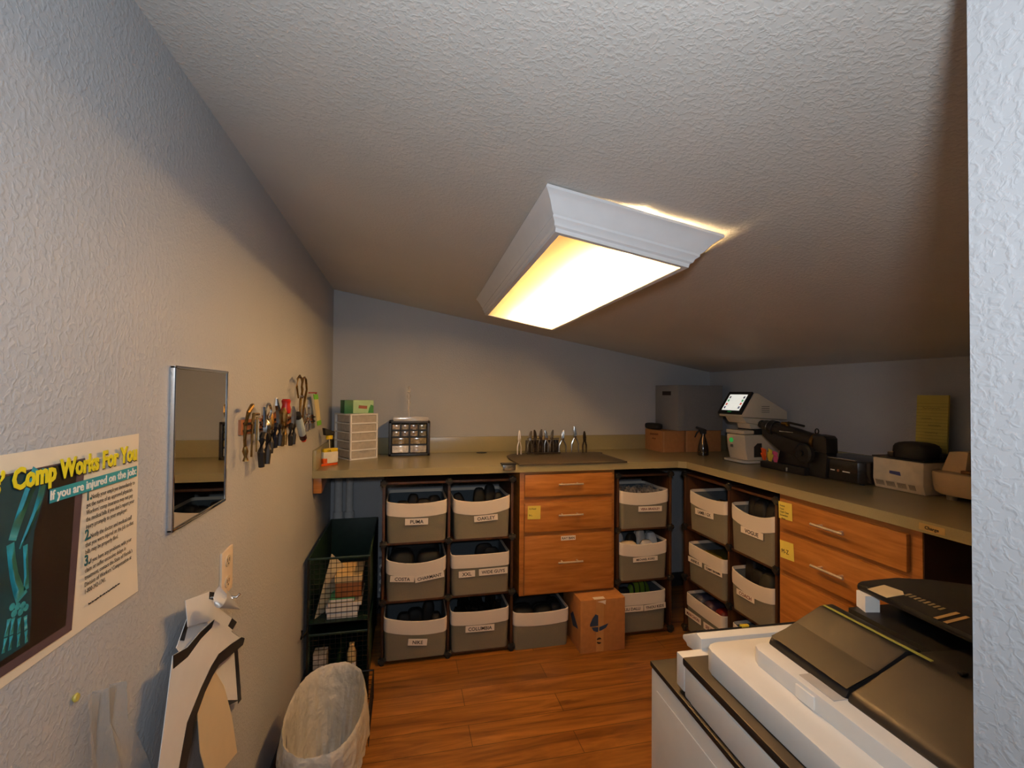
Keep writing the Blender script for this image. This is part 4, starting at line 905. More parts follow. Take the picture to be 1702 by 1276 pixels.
# mesh basket lying by the trash bin
t = thing('mesh_basket', 'low black wire mesh basket on the floor between bin and cart', 'basket', (0.30, -0.96, 0))
m_ = MB()
for k in range(17):
    y = -1.16+0.30*k/16; m_.box((0.318, y-0.001, 0.0), (0.320, y+0.001, 0.13)); 
for k in range(7):
    z = 0.002+0.128*k/6; m_.box((0.318, -1.16, z-0.001), (0.320, -0.86, z+0.001)); m_.box((0.02, -0.861, z-0.001), (0.320, -0.859, z+0.001))
for k in range(14):
    x = 0.02+0.30*k/13; m_.box((x-0.001, -0.861, 0.0), (x+0.001, -0.859, 0.13))
m_.build('wire_mesh', WIRE, t)
MB().tube([(0.319, -1.16, 0.13), (0.319, -0.86, 0.13), (0.02, -0.86, 0.13)], 0.004, 6).build('rim', WIRE, t)

# ------------------------------------------------------------------ waste bin with liner
t = thing('waste_bin', 'waste bin lined with a crumpled translucent white bag by the left wall', 'waste bin', (0.195, -1.40, 0))
cx, cy, H = 0.196, -1.41, 0.335
def oval(a, r, e=0.85):
    ca, sa = math.cos(a), math.sin(a)
    return (math.copysign(abs(ca)**e, ca)*0.125*r, math.copysign(abs(sa)**e, sa)*0.250*r)
def ringo(r, z, jit, rnd, n=56):
    out = []
    for k in range(n):
        a = 2*PI*k/n; x, y = oval(a, r + jit*(math.sin(9*a+1.3)*0.5+math.sin(17*a)*0.4 + rnd.uniform(-0.5, 0.5)))
        out.append((cx+x, cy+y, z + jit*0.25*math.sin(6*a+2)))
    return out
rn = random.Random(3)
b = MB(); vs = b.grid([ringo(0.78, 0.0, 0, rn), ringo(0.80, 0.01, 0, rn), ringo(0.98, H-0.01, 0, rn), ringo(0.955, H-0.01, 0, rn), ringo(0.765, 0.006, 0, rn)], True)
b.bm.faces.new(vs[0][::-1]); b.bm.faces.new(vs[-1]); b.build('bin_shell', mat('grey_bin', (96, 98, 102), 0.5), t)
LIN = mat('bin_liner_film', (212, 206, 194), 0.4, var=0.06, scale=20, alpha=0.88, bump=0.8, bscale=34, bdist=0.012)
from mathutils import noise
prof = [(1.06, H-0.13, .05), (1.065, H-0.10, .05), (1.06, H-0.07, .045), (1.05, H-0.04, .035), (1.035, H-0.015, .025), (1.015, H+0.004, .016), (0.985, H+0.012, .014), (0.955, H+0.006, .016), (0.925, H-0.02, .02),
        (0.895, H-0.06, .022), (0.865, H-0.10, .026), (0.835, H-0.14, .03), (0.80, H-0.18, .03), (0.75, 0.11, .03), (0.69, 0.06, .03), (0.55, 0.03, .03)]
rows = []
for j, (r_, z, am) in enumerate(prof):
    row = []
    for k in range(110):
        a_ = 2*PI*k/110
        q = Vector((math.cos(a_)*5.5, math.sin(a_)*5.5, j*0.28)); q2 = q*2.3
        x, y = oval(a_, r_ + am*(noise.noise(q)*1.7 + 1.1*noise.noise(q2)))
        row.append((cx+x, cy+y, z + 0.25*am*noise.noise(q2+Vector((7, 0, 0)))))
    rows.append(row)
b = MB(); vs = b.grid(rows, True)
b.bm.faces.new(vs[-1]); b.build('bin_liner', LIN, t)

# ------------------------------------------------------------------ pipes and cords under the counter
for k, (x, lab) in enumerate(((0.052, 'left white pipe of the pair in the corner under the counter'), (0.118, 'right white pipe of the pair in the corner under the counter'))):
    t = thing('drain_pipe', lab, 'pipe', (x, -0.05, 0), 0, 'white pipes under the counter')
    MB().cyl((x, -0.05, 0.0), (x, -0.05, ZC-0.039), 0.025-0.003*k, seg=20).build('pipe', mat('pvc_white', (206, 206, 206), 0.4), t)
    MB().lathe([(0.030, 0), (0.030, 0.05)], (x, -0.05, 0.62), 20).build('coupling', mat('pvc_white', (206, 206, 206), 0.4), t)
t = thing('power_strip', 'grey power strip with cords on the back wall beside the wire baskets', 'power strip', (0.315, -0.02, 0.30))
box((0.296, -0.045, 0.14), (0.334, -0.001, 0.36), 0.005).build('housing', mat('strip_grey', (150, 156, 166), 0.5), t)
for k in range(4):
    MB().cyl((0.315, -0.0455, 0.17+0.048*k), (0.315, -0.052, 0.17+0.048*k), 0.014, seg=14).build('outlet_face', WHITEPL, t)
MB().tube([(0.315, -0.052, 0.31), (0.315, -0.085, 0.30), (0.318, -0.09, 0.22), (0.312, -0.07, 0.08), (0.26, -0.06, 0.012)], 0.004, 6).build('cord', SOFTBLACK, t)

# ------------------------------------------------------------------ corner boxes
t = thing('kraft_box', 'left kraft cardboard box under the grey fabric chest in the corner', 'cardboard box', (2.26, -0.15, ZC))
box((2.148, -0.252, ZC+0.0005), (2.318, -0.022, ZC+0.146), 0.002).build('box_body', KRAFT, t)
e = MB(); e.prism([(-0.09, ZC+0.12), (-0.20, ZC+0.125), (-0.20, ZC+0.113), (-0.09, ZC+0.108)], 2.1474, 2.1479, 'x'); e.prism([(-0.12, ZC+0.09), (-0.17, ZC+0.09), (-0.17, ZC+0.082), (-0.12, ZC+0.082)], 2.1474, 2.1479, 'x'); e.build('brown_print', mat('brown_print2', (120, 72, 38), 0.8), t)
box((2.160, -0.2528, ZC+0.002), (2.163, -0.2519, ZC+0.142)).build('edge_crease', mat('kraft_edge', (190, 148, 100), 0.8), t)
t = thing('kraft_box', 'right kraft cardboard box in the corner, beside the spray bottle', 'cardboard box', (2.45, -0.15, ZC))
box((2.324, -0.258, ZC+0.0005), (2.600, -0.022, ZC+0.146), 0.002).build('box_body', KRAFT, t)
box((2.330, -0.2588, ZC+0.002), (2.334, -0.2579, ZC+0.142)).build('edge_crease', mat('kraft_edge', (190, 148, 100), 0.8), t)
t = thing('storage_chest', 'grey fabric storage chest standing on the two kraft boxes', 'storage box', (2.40, -0.16, ZC+0.1468))
zc0 = ZC+0.1475
b = MB(); M = Matrix.Translation((2.40, -0.142, zc0))
b.prism([(-0.172, 0.118), (-0.140, -0.126), (0.205, -0.126), (0.205, 0.118)], 0, 0.312, 'z', M, 0.003); b.build('chest_body', mat('grey_felt', (122, 124, 127), 0.95, var=0.1, scale=300, bump=0.3, bscale=500), t)
b = MB(); pA = Vector((2.40-0.172, -0.142+0.118, 0)); pB = Vector((2.40-0.140, -0.142-0.126, 0)); dv = (pB-pA).normalized(); nv = Vector((-abs(dv.y), -abs(dv.x)*0.0-0.13, 0)).normalized()
cc = pA + dv*0.125 + Vector((0, 0, zc0+0.255))
b.sheet([cc-dv*0.045-Vector((0,0,0.014)), cc+dv*0.045-Vector((0,0,0.014)), cc+dv*0.045+Vector((0,0,0.014)), cc-dv*0.045+Vector((0,0,0.014))], nv, 0.002); b.build('handle_slot', SOFTBLACK, t)
o = MB().blob((2.165, -0.110, ZC+0.146+0.024), (0.034, 0.075, 0.022), 0.5, Matrix.Rotation(0.1, 4, 'Z')).build('glasses_case', CASE_M[0], base=(2.165, -0.11, ZC+0.147))
tag(o, 'black glasses case lying on the left kraft box against the grey chest', 'glasses case')

t = thing('spray_bottle', 'dark amber spray bottle on the counter in front of the kraft boxes', 'spray bottle', (2.345, -0.42, ZC))
SB = mat('dark_amber_plastic', (44, 34, 26), 0.12, var=0.1, coat=0.5)
MB().lathe([(0.030, 0), (0.034, 0.004), (0.034, 0.035), (0.031, 0.06), (0.020, 0.105), (0.013, 0.125), (0.012, 0.138)], (2.345, -0.42, ZC+0.0005), 24).build('bottle', SB, t)
M = Matrix.Translation((2.345, -0.42, ZC+0.138)) @ Matrix.Rotation(R(-20), 4, 'Z')
MB().prism([(0.018, 0.0), (0.020, 0.030), (-0.040, 0.050), (-0.048, 0.040), (-0.022, 0.026), (-0.016, 0.0)], -0.010, 0.010, 'y', M, 0.003).build('spray_head', SOFTBLACK, t)
MB().tube([M @ Vector((-0.020, 0, 0.028)), M @ Vector((-0.040, 0, 0.006)), M @ Vector((-0.052, 0, -0.022))], [0.005, 0.005, 0.004], 8).build('trigger', SOFTBLACK, t)

# ------------------------------------------------------------------ auto lensmeter
t = thing('lensmeter', 'cream automatic lens meter with a lit tilted screen', 'lens meter', (2.445, -0.715, ZC), R(-86))
# local: front towards -y, right +x
LM = mat('lensmeter_cream', (214, 200, 178), 0.45, var=0.03)
MB().prism(rrect(0.19, 0.32, 0.03, 4), 0.004, 0.016, 'z', Matrix.Translation((0, 0.05, 0))).build('base_plate', mat('lm_base', (200, 196, 186), 0.35), t, local=True)
lo = MB(); lo.prism([(-0.075, 0.0155), (-0.092, 0.085), (-0.098, 0.165), (0.16, 0.165), (0.205, 0.10), (0.205, 0.0155)], -0.072, 0.072, 'x', None, 0.010); lo.build('lower_body', LM, t, local=True)
MB().prism([(-0.03, 0.035), (-0.03, 0.095), (-0.005, 0.115), (0.025, 0.115), (0.025, 0.035)], 0.071, 0.0735, 'x', None, 0.001).build('side_recess', mat('lm_recess', (48, 42, 36), 0.6), t, local=True)
MB().prism([(-0.102, 0.168), (-0.102, 0.190), (-0.03, 0.190), (-0.03, 0.168)], -0.070, 0.074, 'x', None, 0.005).build('lens_table', LM, t, local=True)
MB().box((-0.055, -0.03, 0.166), (0.074, 0.10, 0.196), 0.004).build('lens_stage', SOFTBLACK, t, local=True)
MB().prism([(-0.030, 0.196), (-0.045, 0.235), (0.10, 0.235), (0.17, 0.165), (0.10, 0.165), (0.08, 0.196)], -0.050, 0.050, 'x', None, 0.006).build('neck', LM, t, local=True)
MB().prism([(-0.085, 0.234), (-0.110, 0.268), (0.16, 0.250), (0.16, 0.22), (0.03, 0.22)], -0.072, 0.072, 'x', None, 0.006).build('head_chin', LM, t, local=True)
MB().prism([(-0.130, 0.268), (-0.135, 0.276), (-0.045, 0.405), (-0.02, 0.405), (0.195, 0.300), (0.195, 0.252), (0.0, 0.262)], -0.092, 0.092, 'x', None, 0.008).build('head', LM, t, local=True)
n_ = Vector((0, -0.129, 0.09)).normalized(); up_ = Vector((0, 0.09, 0.129)).normalized(); cS = Vector((0, -0.091, 0.344)) + n_*0.001
def scr(w, h, th, m, name, off=0.0, par=t, dx=0, dz=0):
    o_ = cS + n_*off + Vector((dx, 0, 0)) + up_*dz
    return MB().sheet([o_+Vector((-w/2, 0, 0))-up_*h/2, o_+Vector((w/2, 0, 0))-up_*h/2, o_+Vector((w/2, 0, 0))+up_*h/2, o_+Vector((-w/2, 0, 0))+up_*h/2], n_, th).build(name, m, par, local=True)
bz = scr(0.180, 0.152, 0.012, BLACK, 'screen_bezel')
scr(0.138, 0.112, 0.001, mat('lit_screen', (206, 206, 196), 0.3, emit=0.55, ecol=(206, 206, 198)), 'screen', 0.0121, bz)
ic = [((60, 60, 70), -0.055, 0.035), ((70, 150, 90), -0.055, 0.012), ((190, 70, 50), -0.055, -0.014), ((60, 60, 90), -0.055, -0.038), ((60, 60, 70), 0.055, 0.035), ((70, 160, 110), 0.055, 0.012), ((200, 80, 60), 0.055, -0.010), ((90, 90, 110), 0.055, -0.036)]
for k, (cc_, dx, dz) in enumerate(ic): scr(0.012, 0.015, 0.0005, mat('icon_%d' % k, cc_, 0.4, emit=0.35), 'screen_icon', 0.0132, bz, dx, dz)
scr(0.030, 0.006, 0.0005, mat('green_mark', (40, 130, 60), 0.4, emit=0.2), 'green_mark', 0.0122, bz, 0, -0.066)
for k in range(4): MB().box((0.0915, 0.005, 0.328-0.011*k), (0.0928, 0.062, 0.331-0.011*k)).build('vent_slot', mat('lm_vent', (96, 84, 68), 0.6), t, local=True)
MB().cyl((-0.032, -0.0935, 0.128), (-0.032, -0.0985, 0.128), 0.014, seg=20).build('green_button', mat('green_button', (40, 150, 70), 0.35, emit=0.3), t, local=True)
MB().box((-0.042, -0.0955, 0.085), (-0.022, -0.0920, 0.102), 0.001).build('button_mark', mat('lm_mark', (110, 104, 92), 0.5), t, local=True)
MB().cyl((0.0, 0.02, 0.188), (0.0, 0.02, 0.200), 0.022, seg=18).build('lens_rest', CHROME, t, local=True)

# ------------------------------------------------------------------ manual lens scope
t = thing('manual_lensmeter', 'black manual lens scope with eyepiece and focusing wheel on the counter', 'lens scope', (2.40, -1.06, ZC))
def sc(y, z, x=2.40): return (x, y, z)
MB().prism([(-0.905, ZC+0.0005), (-0.905, ZC+0.034), (-1.02, ZC+0.040), (-1.20, ZC+0.040), (-1.20, ZC+0.0005)], 2.36, 2.47, 'x', None, 0.006).build('base', BLACK, t)
MB().prism([(-1.00, ZC+0.038), (-1.02, ZC+0.12), (-1.00, ZC+0.16), (-1.19, ZC+0.15), (-1.20, ZC+0.038)], 2.385, 2.445, 'x', None, 0.008).build('pillar', BLACK, t)
a = Vector(sc(-0.895, 1.246)); b2 = Vector(sc(-1.310, 1.176)); dv = b2-a
MB().tube([a+dv*f for f in (-0.06, -0.02, 0.0, 0.02, 0.12, 0.125, 0.20, 0.205)], [0.022, 0.024, 0.024, 0.030, 0.032, 0.040, 0.041, 0.038], 20).build('eyepiece', BLACK, t)
MB().tube([a+dv*0.10, a+dv*0.122], [0.0335, 0.0335], 20).build('chrome_ring', CHROME, t)
MB().tube([a+dv*f for f in (0.20, 0.55, 0.80)], [0.034, 0.036, 0.034], 20).build('barrel', BLACK, t)
MB().prism([(-0.895, 1.235), (-0.90, 1.19), (-1.02, 1.12), (-1.16, 1.10), (-1.17, 1.19), (-1.05, 1.225)], 2.376, 2.43, 'x', None, 0.008).build('lower_housing', BLACK, t)
MB().tube([a+dv*0.80, a+dv*0.84], [0.040, 0.040], 20).build('brass_ring', BRASS, t)
MB().prism([(-1.244, 1.150), (-1.240, 1.218), (-1.252, 1.226), (-1.305, 1.222), (-1.318, 1.210), (-1.320, 1.142), (-1.310, 1.136)], 2.366, 2.434, 'x', None, 0.010).build('lamp_housing', BLACK, t)
MB().prism([(-1.19, ZC+0.04), (-1.20, 1.14), (-1.30, 1.140), (-1.29, ZC+0.0008), (-1.19, ZC+0.0008)], 2.39, 2.45, 'x', None, 0.006).build('rear_column', BLACK, t)
MB().tube([sc(-1.20, 1.128, 2.372), sc(-1.20, 1.128, 2.352), sc(-1.20, 1.128, 2.345)], [0.050, 0.050, 0.040], 28).build('focusing_wheel', SOFTBLACK, t)
MB().tube([sc(-1.20, 1.128, 2.346), sc(-1.20, 1.128, 2.335)], [0.014, 0.012], 14).build('wheel_hub', BLACK, t)
MB().tube([sc(-1.02, 1.262, 2.40), sc(-1.055, 1.262, 2.40), sc(-1.06, 1.250, 2.40)], [0.010, 0.012, 0.009], 10).build('marking_lever', BRASS, t)
MB().tube([sc(-1.06, 1.270), sc(-1.16, 1.258)], 0.006, 8).build('lever_arm', BLACK, t)
MB().tube([(2.40+0.010*math.cos(q), -1.235+0.0*q, 1.238+0.012*math.sin(q)) for q in [2*PI*k/12 for k in range(12)]], 0.003, 6, closed=True).build('cord_ring', BLACK, t)
MB().box((2.362, -1.13, 1.222), (2.364, -1.04, 1.226)).build('scale_line', CHROME, t)
MB().cyl((2.358, -1.095, ZC+0.008), (2.358, -1.095, ZC+0.026), 0.006, seg=10).build('chrome_stud', CHROME, t)
# sticky flags on the scope base
for nm, col, y, sd in (('orange', (234, 92, 34), -0.930, 1), ('yellow', (222, 206, 80), -0.972, 2), ('pink', (222, 96, 150), -1.010, 3)):
    t = thing('sticky_flag_bunch', 'crumpled %s paper flags on the base of the black lens scope' % nm, 'paper flags', (2.375, y, ZC+0.037), 0, 'paper flags on the lens scope')
    rnd = random.Random(sd); pm = mat('flag_'+nm, col, 0.7)
    for k in range(4):
        an = -0.9+0.6*k; l = 0.062+rnd.uniform(-0.010, 0.012); dy = math.sin(an)*l*0.6; dz = math.cos(an)*l
        MB().sheet([(2.366, y-0.010, ZC+0.0405), (2.366, y+0.010, ZC+0.0405), (2.366-0.018+0.010*k, y+0.016+dy, ZC+0.04+abs(dz)), (2.366-0.020+0.010*k, y-0.014+dy, ZC+0.04+abs(dz)*0.9)], (1, 0, 0), 0.0012).build('flag', pm, t)

# ------------------------------------------------------------------ black tracer box
t = thing('frame_tracer', 'low glossy black box with silver top strip on the right counter', 'machine', (2.52, -1.34, ZC))
MB().prism([(2.40, -1.205), (2.40, -1.445), (2.425, -1.466), (2.62, -1.466), (2.62, -1.205)], ZC+0.006, ZC+0.104, 'z', None, 0.006).build('case', mat('gloss_black', (20, 20, 21), 0.25, coat=0.4), t)
MB().prism([(2.395, -1.200), (2.395, -1.447), (2.422, -1.4675), (2.625, -1.4675), (2.625, -1.200)], ZC+0.099, ZC+0.108, 'z', None, 0.003).build('top_plate', mat('satin_black', (38, 37, 36), 0.3), t)
MB().box((2.3935, -1.44, ZC+0.1045), (2.403, -1.27, ZC+0.1095), 0.002).build('silver_strip', STEEL, t)
for a, b2 in ((-1.31, -1.332), (-1.372, -1.408)): box((2.3988, b2, ZC+0.048), (2.3998, a, ZC+0.053)).build('lit_mark', mat('white_mark', (226, 222, 210), 0.4), t)
MB().cyl((2.400, -1.35, ZC+0.051), (2.397, -1.35, ZC+0.051), 0.006, seg=14).build('orange_lamp', mat('dull_orange', (150, 90, 60), 0.4), t)
for x in (2.43, 2.60):
    for y in (-1.23, -1.44): MB().cyl((x, y, ZC), (x, y, ZC+0.007), 0.01, seg=10).build('foot', SOFTBLACK, t)

# ------------------------------------------------------------------ frame warmer
t = thing('frame_warmer', 'cream frame warmer box with black top and blue logo', 'frame warmer', (2.53, -1.575, ZC))
MB().prism([(2.452, ZC+0.132), (2.450, ZC+0.040), (2.462, ZC+0.0008), (2.60, ZC+0.0008), (2.60, ZC+0.132)], -1.679, -1.472, 'y', None, 0.006).build('case', mat('warmer_cream', (222, 206, 178), 0.4), t)
MB().box((2.449, -1.682, ZC+0.1325), (2.603, -1.469, ZC+0.139), 0.002).build('top_plate', SOFTBLACK, t)
MB().blob((2.535, -1.592, ZC+0.160), (0.060, 0.074, 0.046), 0.55).build('dome', SOFTBLACK, t)
MB().box((2.470, -1.545, ZC+0.1395), (2.52, -1.520, ZC+0.160), 0.004).build('knob_block', BLACK, t)
MB().box((2.555, -1.700+0.022, ZC+0.1395), (2.59, -1.650, ZC+0.164), 0.003).build('switch_block', BLACK, t)
MB().prism([(-1.545, ZC+0.070), (-1.545, ZC+0.082), (-1.588, ZC+0.082), (-1.592, ZC+0.066)], 2.4498, 2.4510, 'x').build('blue_logo', mat('blue_logo', (70, 78, 132), 0.4), t)
for g in range(4):
    v_ = MB()
    for k in range(7 if g < 3 else 5):
        y = -1.486 - 0.046*g - 0.0052*k
        v_.prism([(2.4500, ZC+0.036), (2.4600, ZC+0.010), (2.4600, ZC+0.009), (2.4490, ZC+0.036)], y-0.0013, y+0.0013, 'y')
    v_.build('vent_grille', mat('vent_dark', (120, 108, 88), 0.6), t)
# ------------------------------------------------------------------ beige edger
t = thing('lens_edger', 'rounded beige lens edging machine at the right end of the counter', 'lens edger', (2.55, -1.85, ZC))
BE = mat('edger_beige', (206, 178, 138), 0.45, var=0.04)
b = MB(); rows = []
for z, g in ((0.020, 0.90), (0.028, 0.955), (0.055, 0.99), (0.056, 0.985), (0.058, 0.99), (0.098, 1.0), (0.104, 0.985), (0.106, 0.95)):
    rows.append([(2.565 + x*g, -1.855 + y*g, ZC+z) for x, y in rrect(0.215, 0.35, 0.05, 6)])
vs = b.grid(rows, True); b.bm.faces.new(vs[0][::-1]); b.bm.faces.new(vs[-1]); b.build('case', BE, t)
MB().prism([(-1.705, ZC+0.105), (-1.735, ZC+0.185), (-1.80, ZC+0.190), (-1.79, ZC+0.105)], 2.50, 2.66, 'x', None, 0.008).build('hood', BE, t)
MB().prism([(-1.84, ZC+0.105), (-1.86, ZC+0.165), (-1.98, ZC+0.175), (-1.98, ZC+0.105)], 2.50, 2.66, 'x', None, 0.01).build('hood', BE, t)
MB().box((2.49, -1.84, ZC+0.104), (2.66, -1.78, ZC+0.118), 0.003).build('wheel_tray', mat('rust_brown', (110, 70, 34), 0.5), t)
for y in (-1.745, -1.95):
    for x in (2.50, 2.62): MB().cyl((x, y, ZC), (x, y, ZC+0.024), 0.016, 0.018, 14).build('foot', mat('edger_foot', (150, 136, 112), 0.5), t)
# ------------------------------------------------------------------ yellow pad on the wall
t = thing('legal_pad', 'yellow lined paper pad leaning on the right wall behind the cream warmer', 'notepad', (2.62, -1.60, ZC+0.02))
PAD = mat('legal_yellow', (192, 182, 92), 0.7, var=0.03)
P0 = Vector((2.607, -1.526, ZC+0.002)); Ux = Vector((0.004, -0.120, 0)); Vz = Vector((0.020, -0.002, 0.40))
nrm = Ux.cross(Vz).normalized()
if nrm.x > 0: nrm = -nrm
MB().sheet([P0, P0+Ux, P0+Ux+Vz, P0+Vz], -nrm, 0.008).build('paper_block', PAD, t)
l = MB()
for k in range(26):
    q = P0 + Vz*(0.06+0.034*k) + nrm*0.0003
    l.sheet([q, q+Ux, q+Ux+Vz*0.003, q+Vz*0.003], nrm, 0.0003)
l.build('ruled_lines', mat('rule_line', (128, 130, 66), 0.7), t)
pencil = mat('pencil', (96, 92, 50), 0.7)
for k, (f0, f1, v) in enumerate(((0.2, 0.75, 0.86), (0.15, 0.5, 0.75), (0.4, 0.8, 0.68), (0.3, 0.7, 0.60), (0.45, 0.7, 0.46), (0.35, 0.6, 0.42), (0.4, 0.75, 0.36))):
    pts = [P0 + Ux*(f0+(f1-f0)*i/14) + Vz*(v+0.006*math.sin(i*2.1+k)) + nrm*0.0006 for i in range(15)]
    MB().tube(pts, 0.0007, 4).build('handwritten_line', pencil, t)
# ------------------------------------------------------------------ copier
t = thing('copier', 'large white and charcoal office copier in the right foreground', 'copier', (1.06, -2.18, 0), R(-2.5))
# local: x to the right, y towards the counter; the machine's front faces +y
CW = mat('copier_white', (222, 222, 220), 0.42, var=0.02); CB = mat('copier_charcoal', (25, 23, 22), 0.48, var=0.08, scale=60); CD = mat('copier_black', (17, 16, 16), 0.45, var=0.1)
w_ = 0.62; yb = -0.57
q = MB().box((0.0, yb, 0.03), (w_, 0.150, 0.716), 0.008).build('paper_drawer_base', CW, t, local=True)
MB().box((-0.002, yb, 0.7165), (w_, 0.152, 0.730), 0.004).build('base_top', CB, t, local=True)
MB().box((-0.0025, -0.35, 0.30), (-0.0005, 0.115, 0.675), 0.0006).build('side_panel', CW, t, local=True)
for x in (0.05, w_-0.05):
    for y in (yb+0.05, 0.10): MB().cyl((x, y, 0.0), (x, y, 0.032), 0.022, seg=14).build('caster', SOFTBLACK, t, local=True)
MB().box((0.006, yb, 0.731), (w_, 0.002, 0.800), 0.006).build('body', CW, t, local=True)
MB().box((0.0045, -0.53, 0.734), (0.0062, -0.026, 0.796), 0.0005).build('side_cover', CW, t, local=True)
MB().box((0.003, yb, 0.8005), (w_, 0.006, 0.818), 0.005).build('body_top', CB, t, local=True)
sl = MB(); sl.prism([(0.028, yb), (0.026, -0.070), (0.030, -0.052), (0.040, -0.042), (0.058, -0.036), (w_, -0.036), (w_, yb)], 0.8185, 0.870, 'z', None, 0.006); sl.build('scanner_lid', CW, t, local=True)
MB().prism([(0.090, yb), (0.086, -0.135), (0.092, -0.118), (0.108, -0.110), (0.20, -0.115), (0.24, -0.16), (0.24, yb)], 0.868, 0.903, 'z', None, 0.007).build('raised_housing', CW, t, local=True)
MB().box((0.0835, -0.275, 0.873), (0.0875, -0.235, 0.896), 0.001).build('latch', WHITEPL, t, local=True)
MB().box((0.100, -0.30, 0.9025), (0.19, -0.225, 0.9045), 0.001).build('scoop', mat('copier_shade', (176, 176, 176), 0.5), t, local=True)
# document feeder
fd = MB(); fd.prism([(0.130, 0.885), (0.122, 0.905), (0.130, 0.918), (0.155, 0.928), (0.245, 0.972), (0.275, 0.974), (0.300, 0.955), (w_, 0.945), (w_, 0.885)], -0.300, -0.118, 'y', None, 0.006); fd.build('feeder_cover', CB, t, local=True)
MB().prism([(0.130, 0.885), (0.122, 0.905), (0.130, 0.918), (0.155, 0.928), (0.245, 0.968), (0.275, 0.972), (w_, 0.955), (w_, 0.885)], yb, -0.3015, 'y', None, 0.006).build('feeder_rear_cover', CB, t, local=True)
MB().prism([(0.1245, 0.9215), (0.1545, 0.9300), (0.185, 0.9435), (0.155, 0.9325)], -0.300, -0.125, 'y').build('feeder_edge_strip', CD, t, local=True)
MB().prism([(0.246, -0.126), (0.252, -0.126), (0.258, -0.335), (0.252, -0.335)], 0.9740, 0.9755, 'z').build('guide_line', mat('lime_line', (150, 150, 70), 0.5), t, local=True)
for k in range(4): MB().box((0.262-0.03*0, -0.335-0.0*k-0.04-0.03*k, 0.9725), (0.274, -0.327-0.04-0.03*k, 0.9765), 0.001).build('button', CD, t, local=True)
tr = MB(); tr.prism([(0.325, yb), (0.338, -0.118), (0.36, -0.108), (0.455, -0.104), (0.52, -0.125), (w_, -0.19), (w_, yb)], 0.998, 1.012, 'z', None, 0.005); tr.build('document_tray', CD, t, local=True)
MB().prism([(0.30, -0.555), (0.31, -0.125), (w_, -0.125), (w_, -0.555)], 0.955, 0.965, 'z').build('output_well', CD, t, local=True)
MB().prism([(0.325, -0.150), (0.335, -0.120), (0.362, -0.124), (0.355, -0.155)], 0.965, 0.998, 'z').build('tray_hinge', WHITEPL, t, local=True)
MB().box((0.42, yb+0.01, 0.964), (w_, -0.14, 0.998), 0.003).build('tray_support', CD, t, local=True)
MB().prism([(0.330, -0.150), (0.385, -0.138), (0.392, -0.172), (0.378, -0.186), (0.330, -0.192)], 1.0125, 1.0132, 'z').build('instruction_label', mat('label_cream', (206, 188, 150), 0.5), t, local=True)
for a in range(2):
    y = -0.276-0.016*a; MB().prism([(0.334, y), (0.400, y+0.011), (0.400, y+0.004), (0.334, y-0.007)], 1.0125, 1.0132, 'z').build('tan_label', mat('label_tan', (176, 146, 98), 0.5), t, local=True)
sd_ = MB()
for k in range(8): sd_.prism([(0.378, -0.186-0.009*k), (0.396, -0.183-0.009*k), (0.396, -0.188-0.009*k), (0.378, -0.191-0.009*k)], 1.0125, 1.0131, 'z')
sd_.build('size_marks', mat('mark_tan', (130, 116, 86), 0.5), t, local=True)
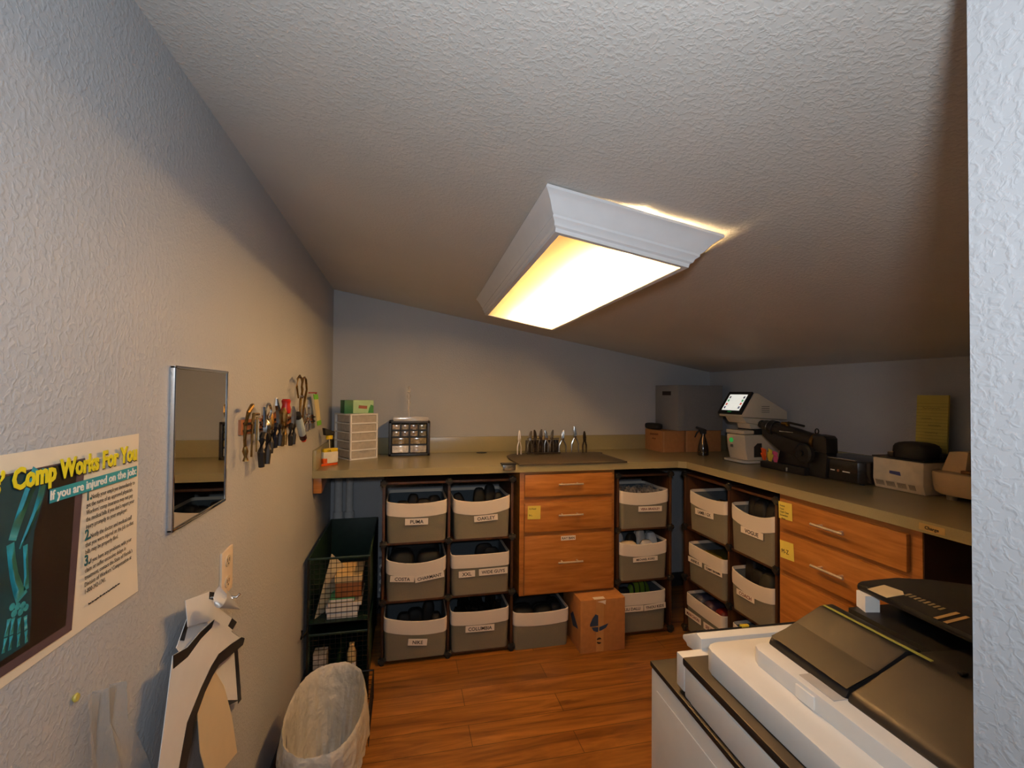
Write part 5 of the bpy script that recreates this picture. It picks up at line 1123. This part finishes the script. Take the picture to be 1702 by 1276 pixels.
# operation panel along the front edge
pn = MB(); pn.prism([(0.030, 0.820), (0.030, 0.840), (0.052, 0.844), (0.112, 0.810), (0.112, 0.800), (0.096, 0.798), (0.092, 0.792), (0.040, 0.800)], 0.066, w_-0.03, 'x', None, 0.003); pn.build('control_panel', CW, t, local=True)
MB().prism([(0.056, 0.8425), (0.110, 0.8120), (0.110, 0.8150), (0.056, 0.8470)], 0.070, w_-0.032, 'x').build('panel_top', CD, t, local=True)
MB().box((0.19, 0.056, 0.8430), (0.212, 0.064, 0.8485), 0.001).build('yellow_key', mat('yellow_key', (206, 178, 40), 0.4), t, local=True)
MB().box((0.006, 0.002, 0.740), (w_-0.01, 0.036, 0.815), 0.004).build('panel_neck', CW, t, local=True)

# ------------------------------------------------------------------ lights
def area(name, loc, target, size, power, col, spread=180):
    l = bpy.data.lights.new(name, 'AREA'); l.shape = 'DISK'; l.size = size; l.energy = power; l.color = col; l.spread = R(spread)
    o = bpy.data.objects.new(name, l); C.objects.link(o); o.location = loc
    o.rotation_euler = (Vector(target) - Vector(loc)).to_track_quat('-Z', 'Y').to_euler()
    return o
area('flash_lamp', (0.43, -3.24, 1.54), (0.95, -1.0, 2.1), 0.10, 3.9, (0.90, 0.95, 1.0), 165)
w = bpy.data.worlds.new('World'); S.world = w; w.use_nodes = True
w.node_tree.nodes['Background'].inputs['Color'].default_value = (0.74, 0.84, 1.0, 1)
w.node_tree.nodes['Background'].inputs['Strength'].default_value = 0.045

# ------------------------------------------------------------------ camera
cam = bpy.data.cameras.new('Camera'); co = bpy.data.objects.new('Camera', cam); C.objects.link(co)
cam.sensor_fit = 'HORIZONTAL'; cam.sensor_width = 36.0; cam.lens = 36.0 * 781.80 / 1702.0; cam.clip_start = 0.02
yaw, pitch, roll = 0.22475, 0.01829, 0.00838
cyw, syw, cp, sp = math.cos(yaw), math.sin(yaw), math.cos(pitch), math.sin(pitch)
F = Vector((syw*cp, cyw*cp, sp)); X = Vector((cyw, -syw, 0)); Uv = X.cross(F)
X2 = math.cos(roll)*X + math.sin(roll)*Uv; U2 = -math.sin(roll)*X + math.cos(roll)*Uv
Mc = Matrix((X2, U2, -F)).transposed().to_4x4(); Mc.translation = Vector((0.4418, -3.1379, 1.4139))
co.matrix_world = Mc
S.camera = co
S.view_settings.view_transform = 'Standard'; S.view_settings.look = 'None'
S.view_settings.gamma = 1.0; S.view_settings.use_curve_mapping = False
S.view_settings.exposure = 0.97
S.cycles.max_bounces = 8; S.cycles.diffuse_bounces = 4; S.cycles.transparent_max_bounces = 12
S.cycles.sample_clamp_indirect = 4.0
S.cycles.use_denoising = True
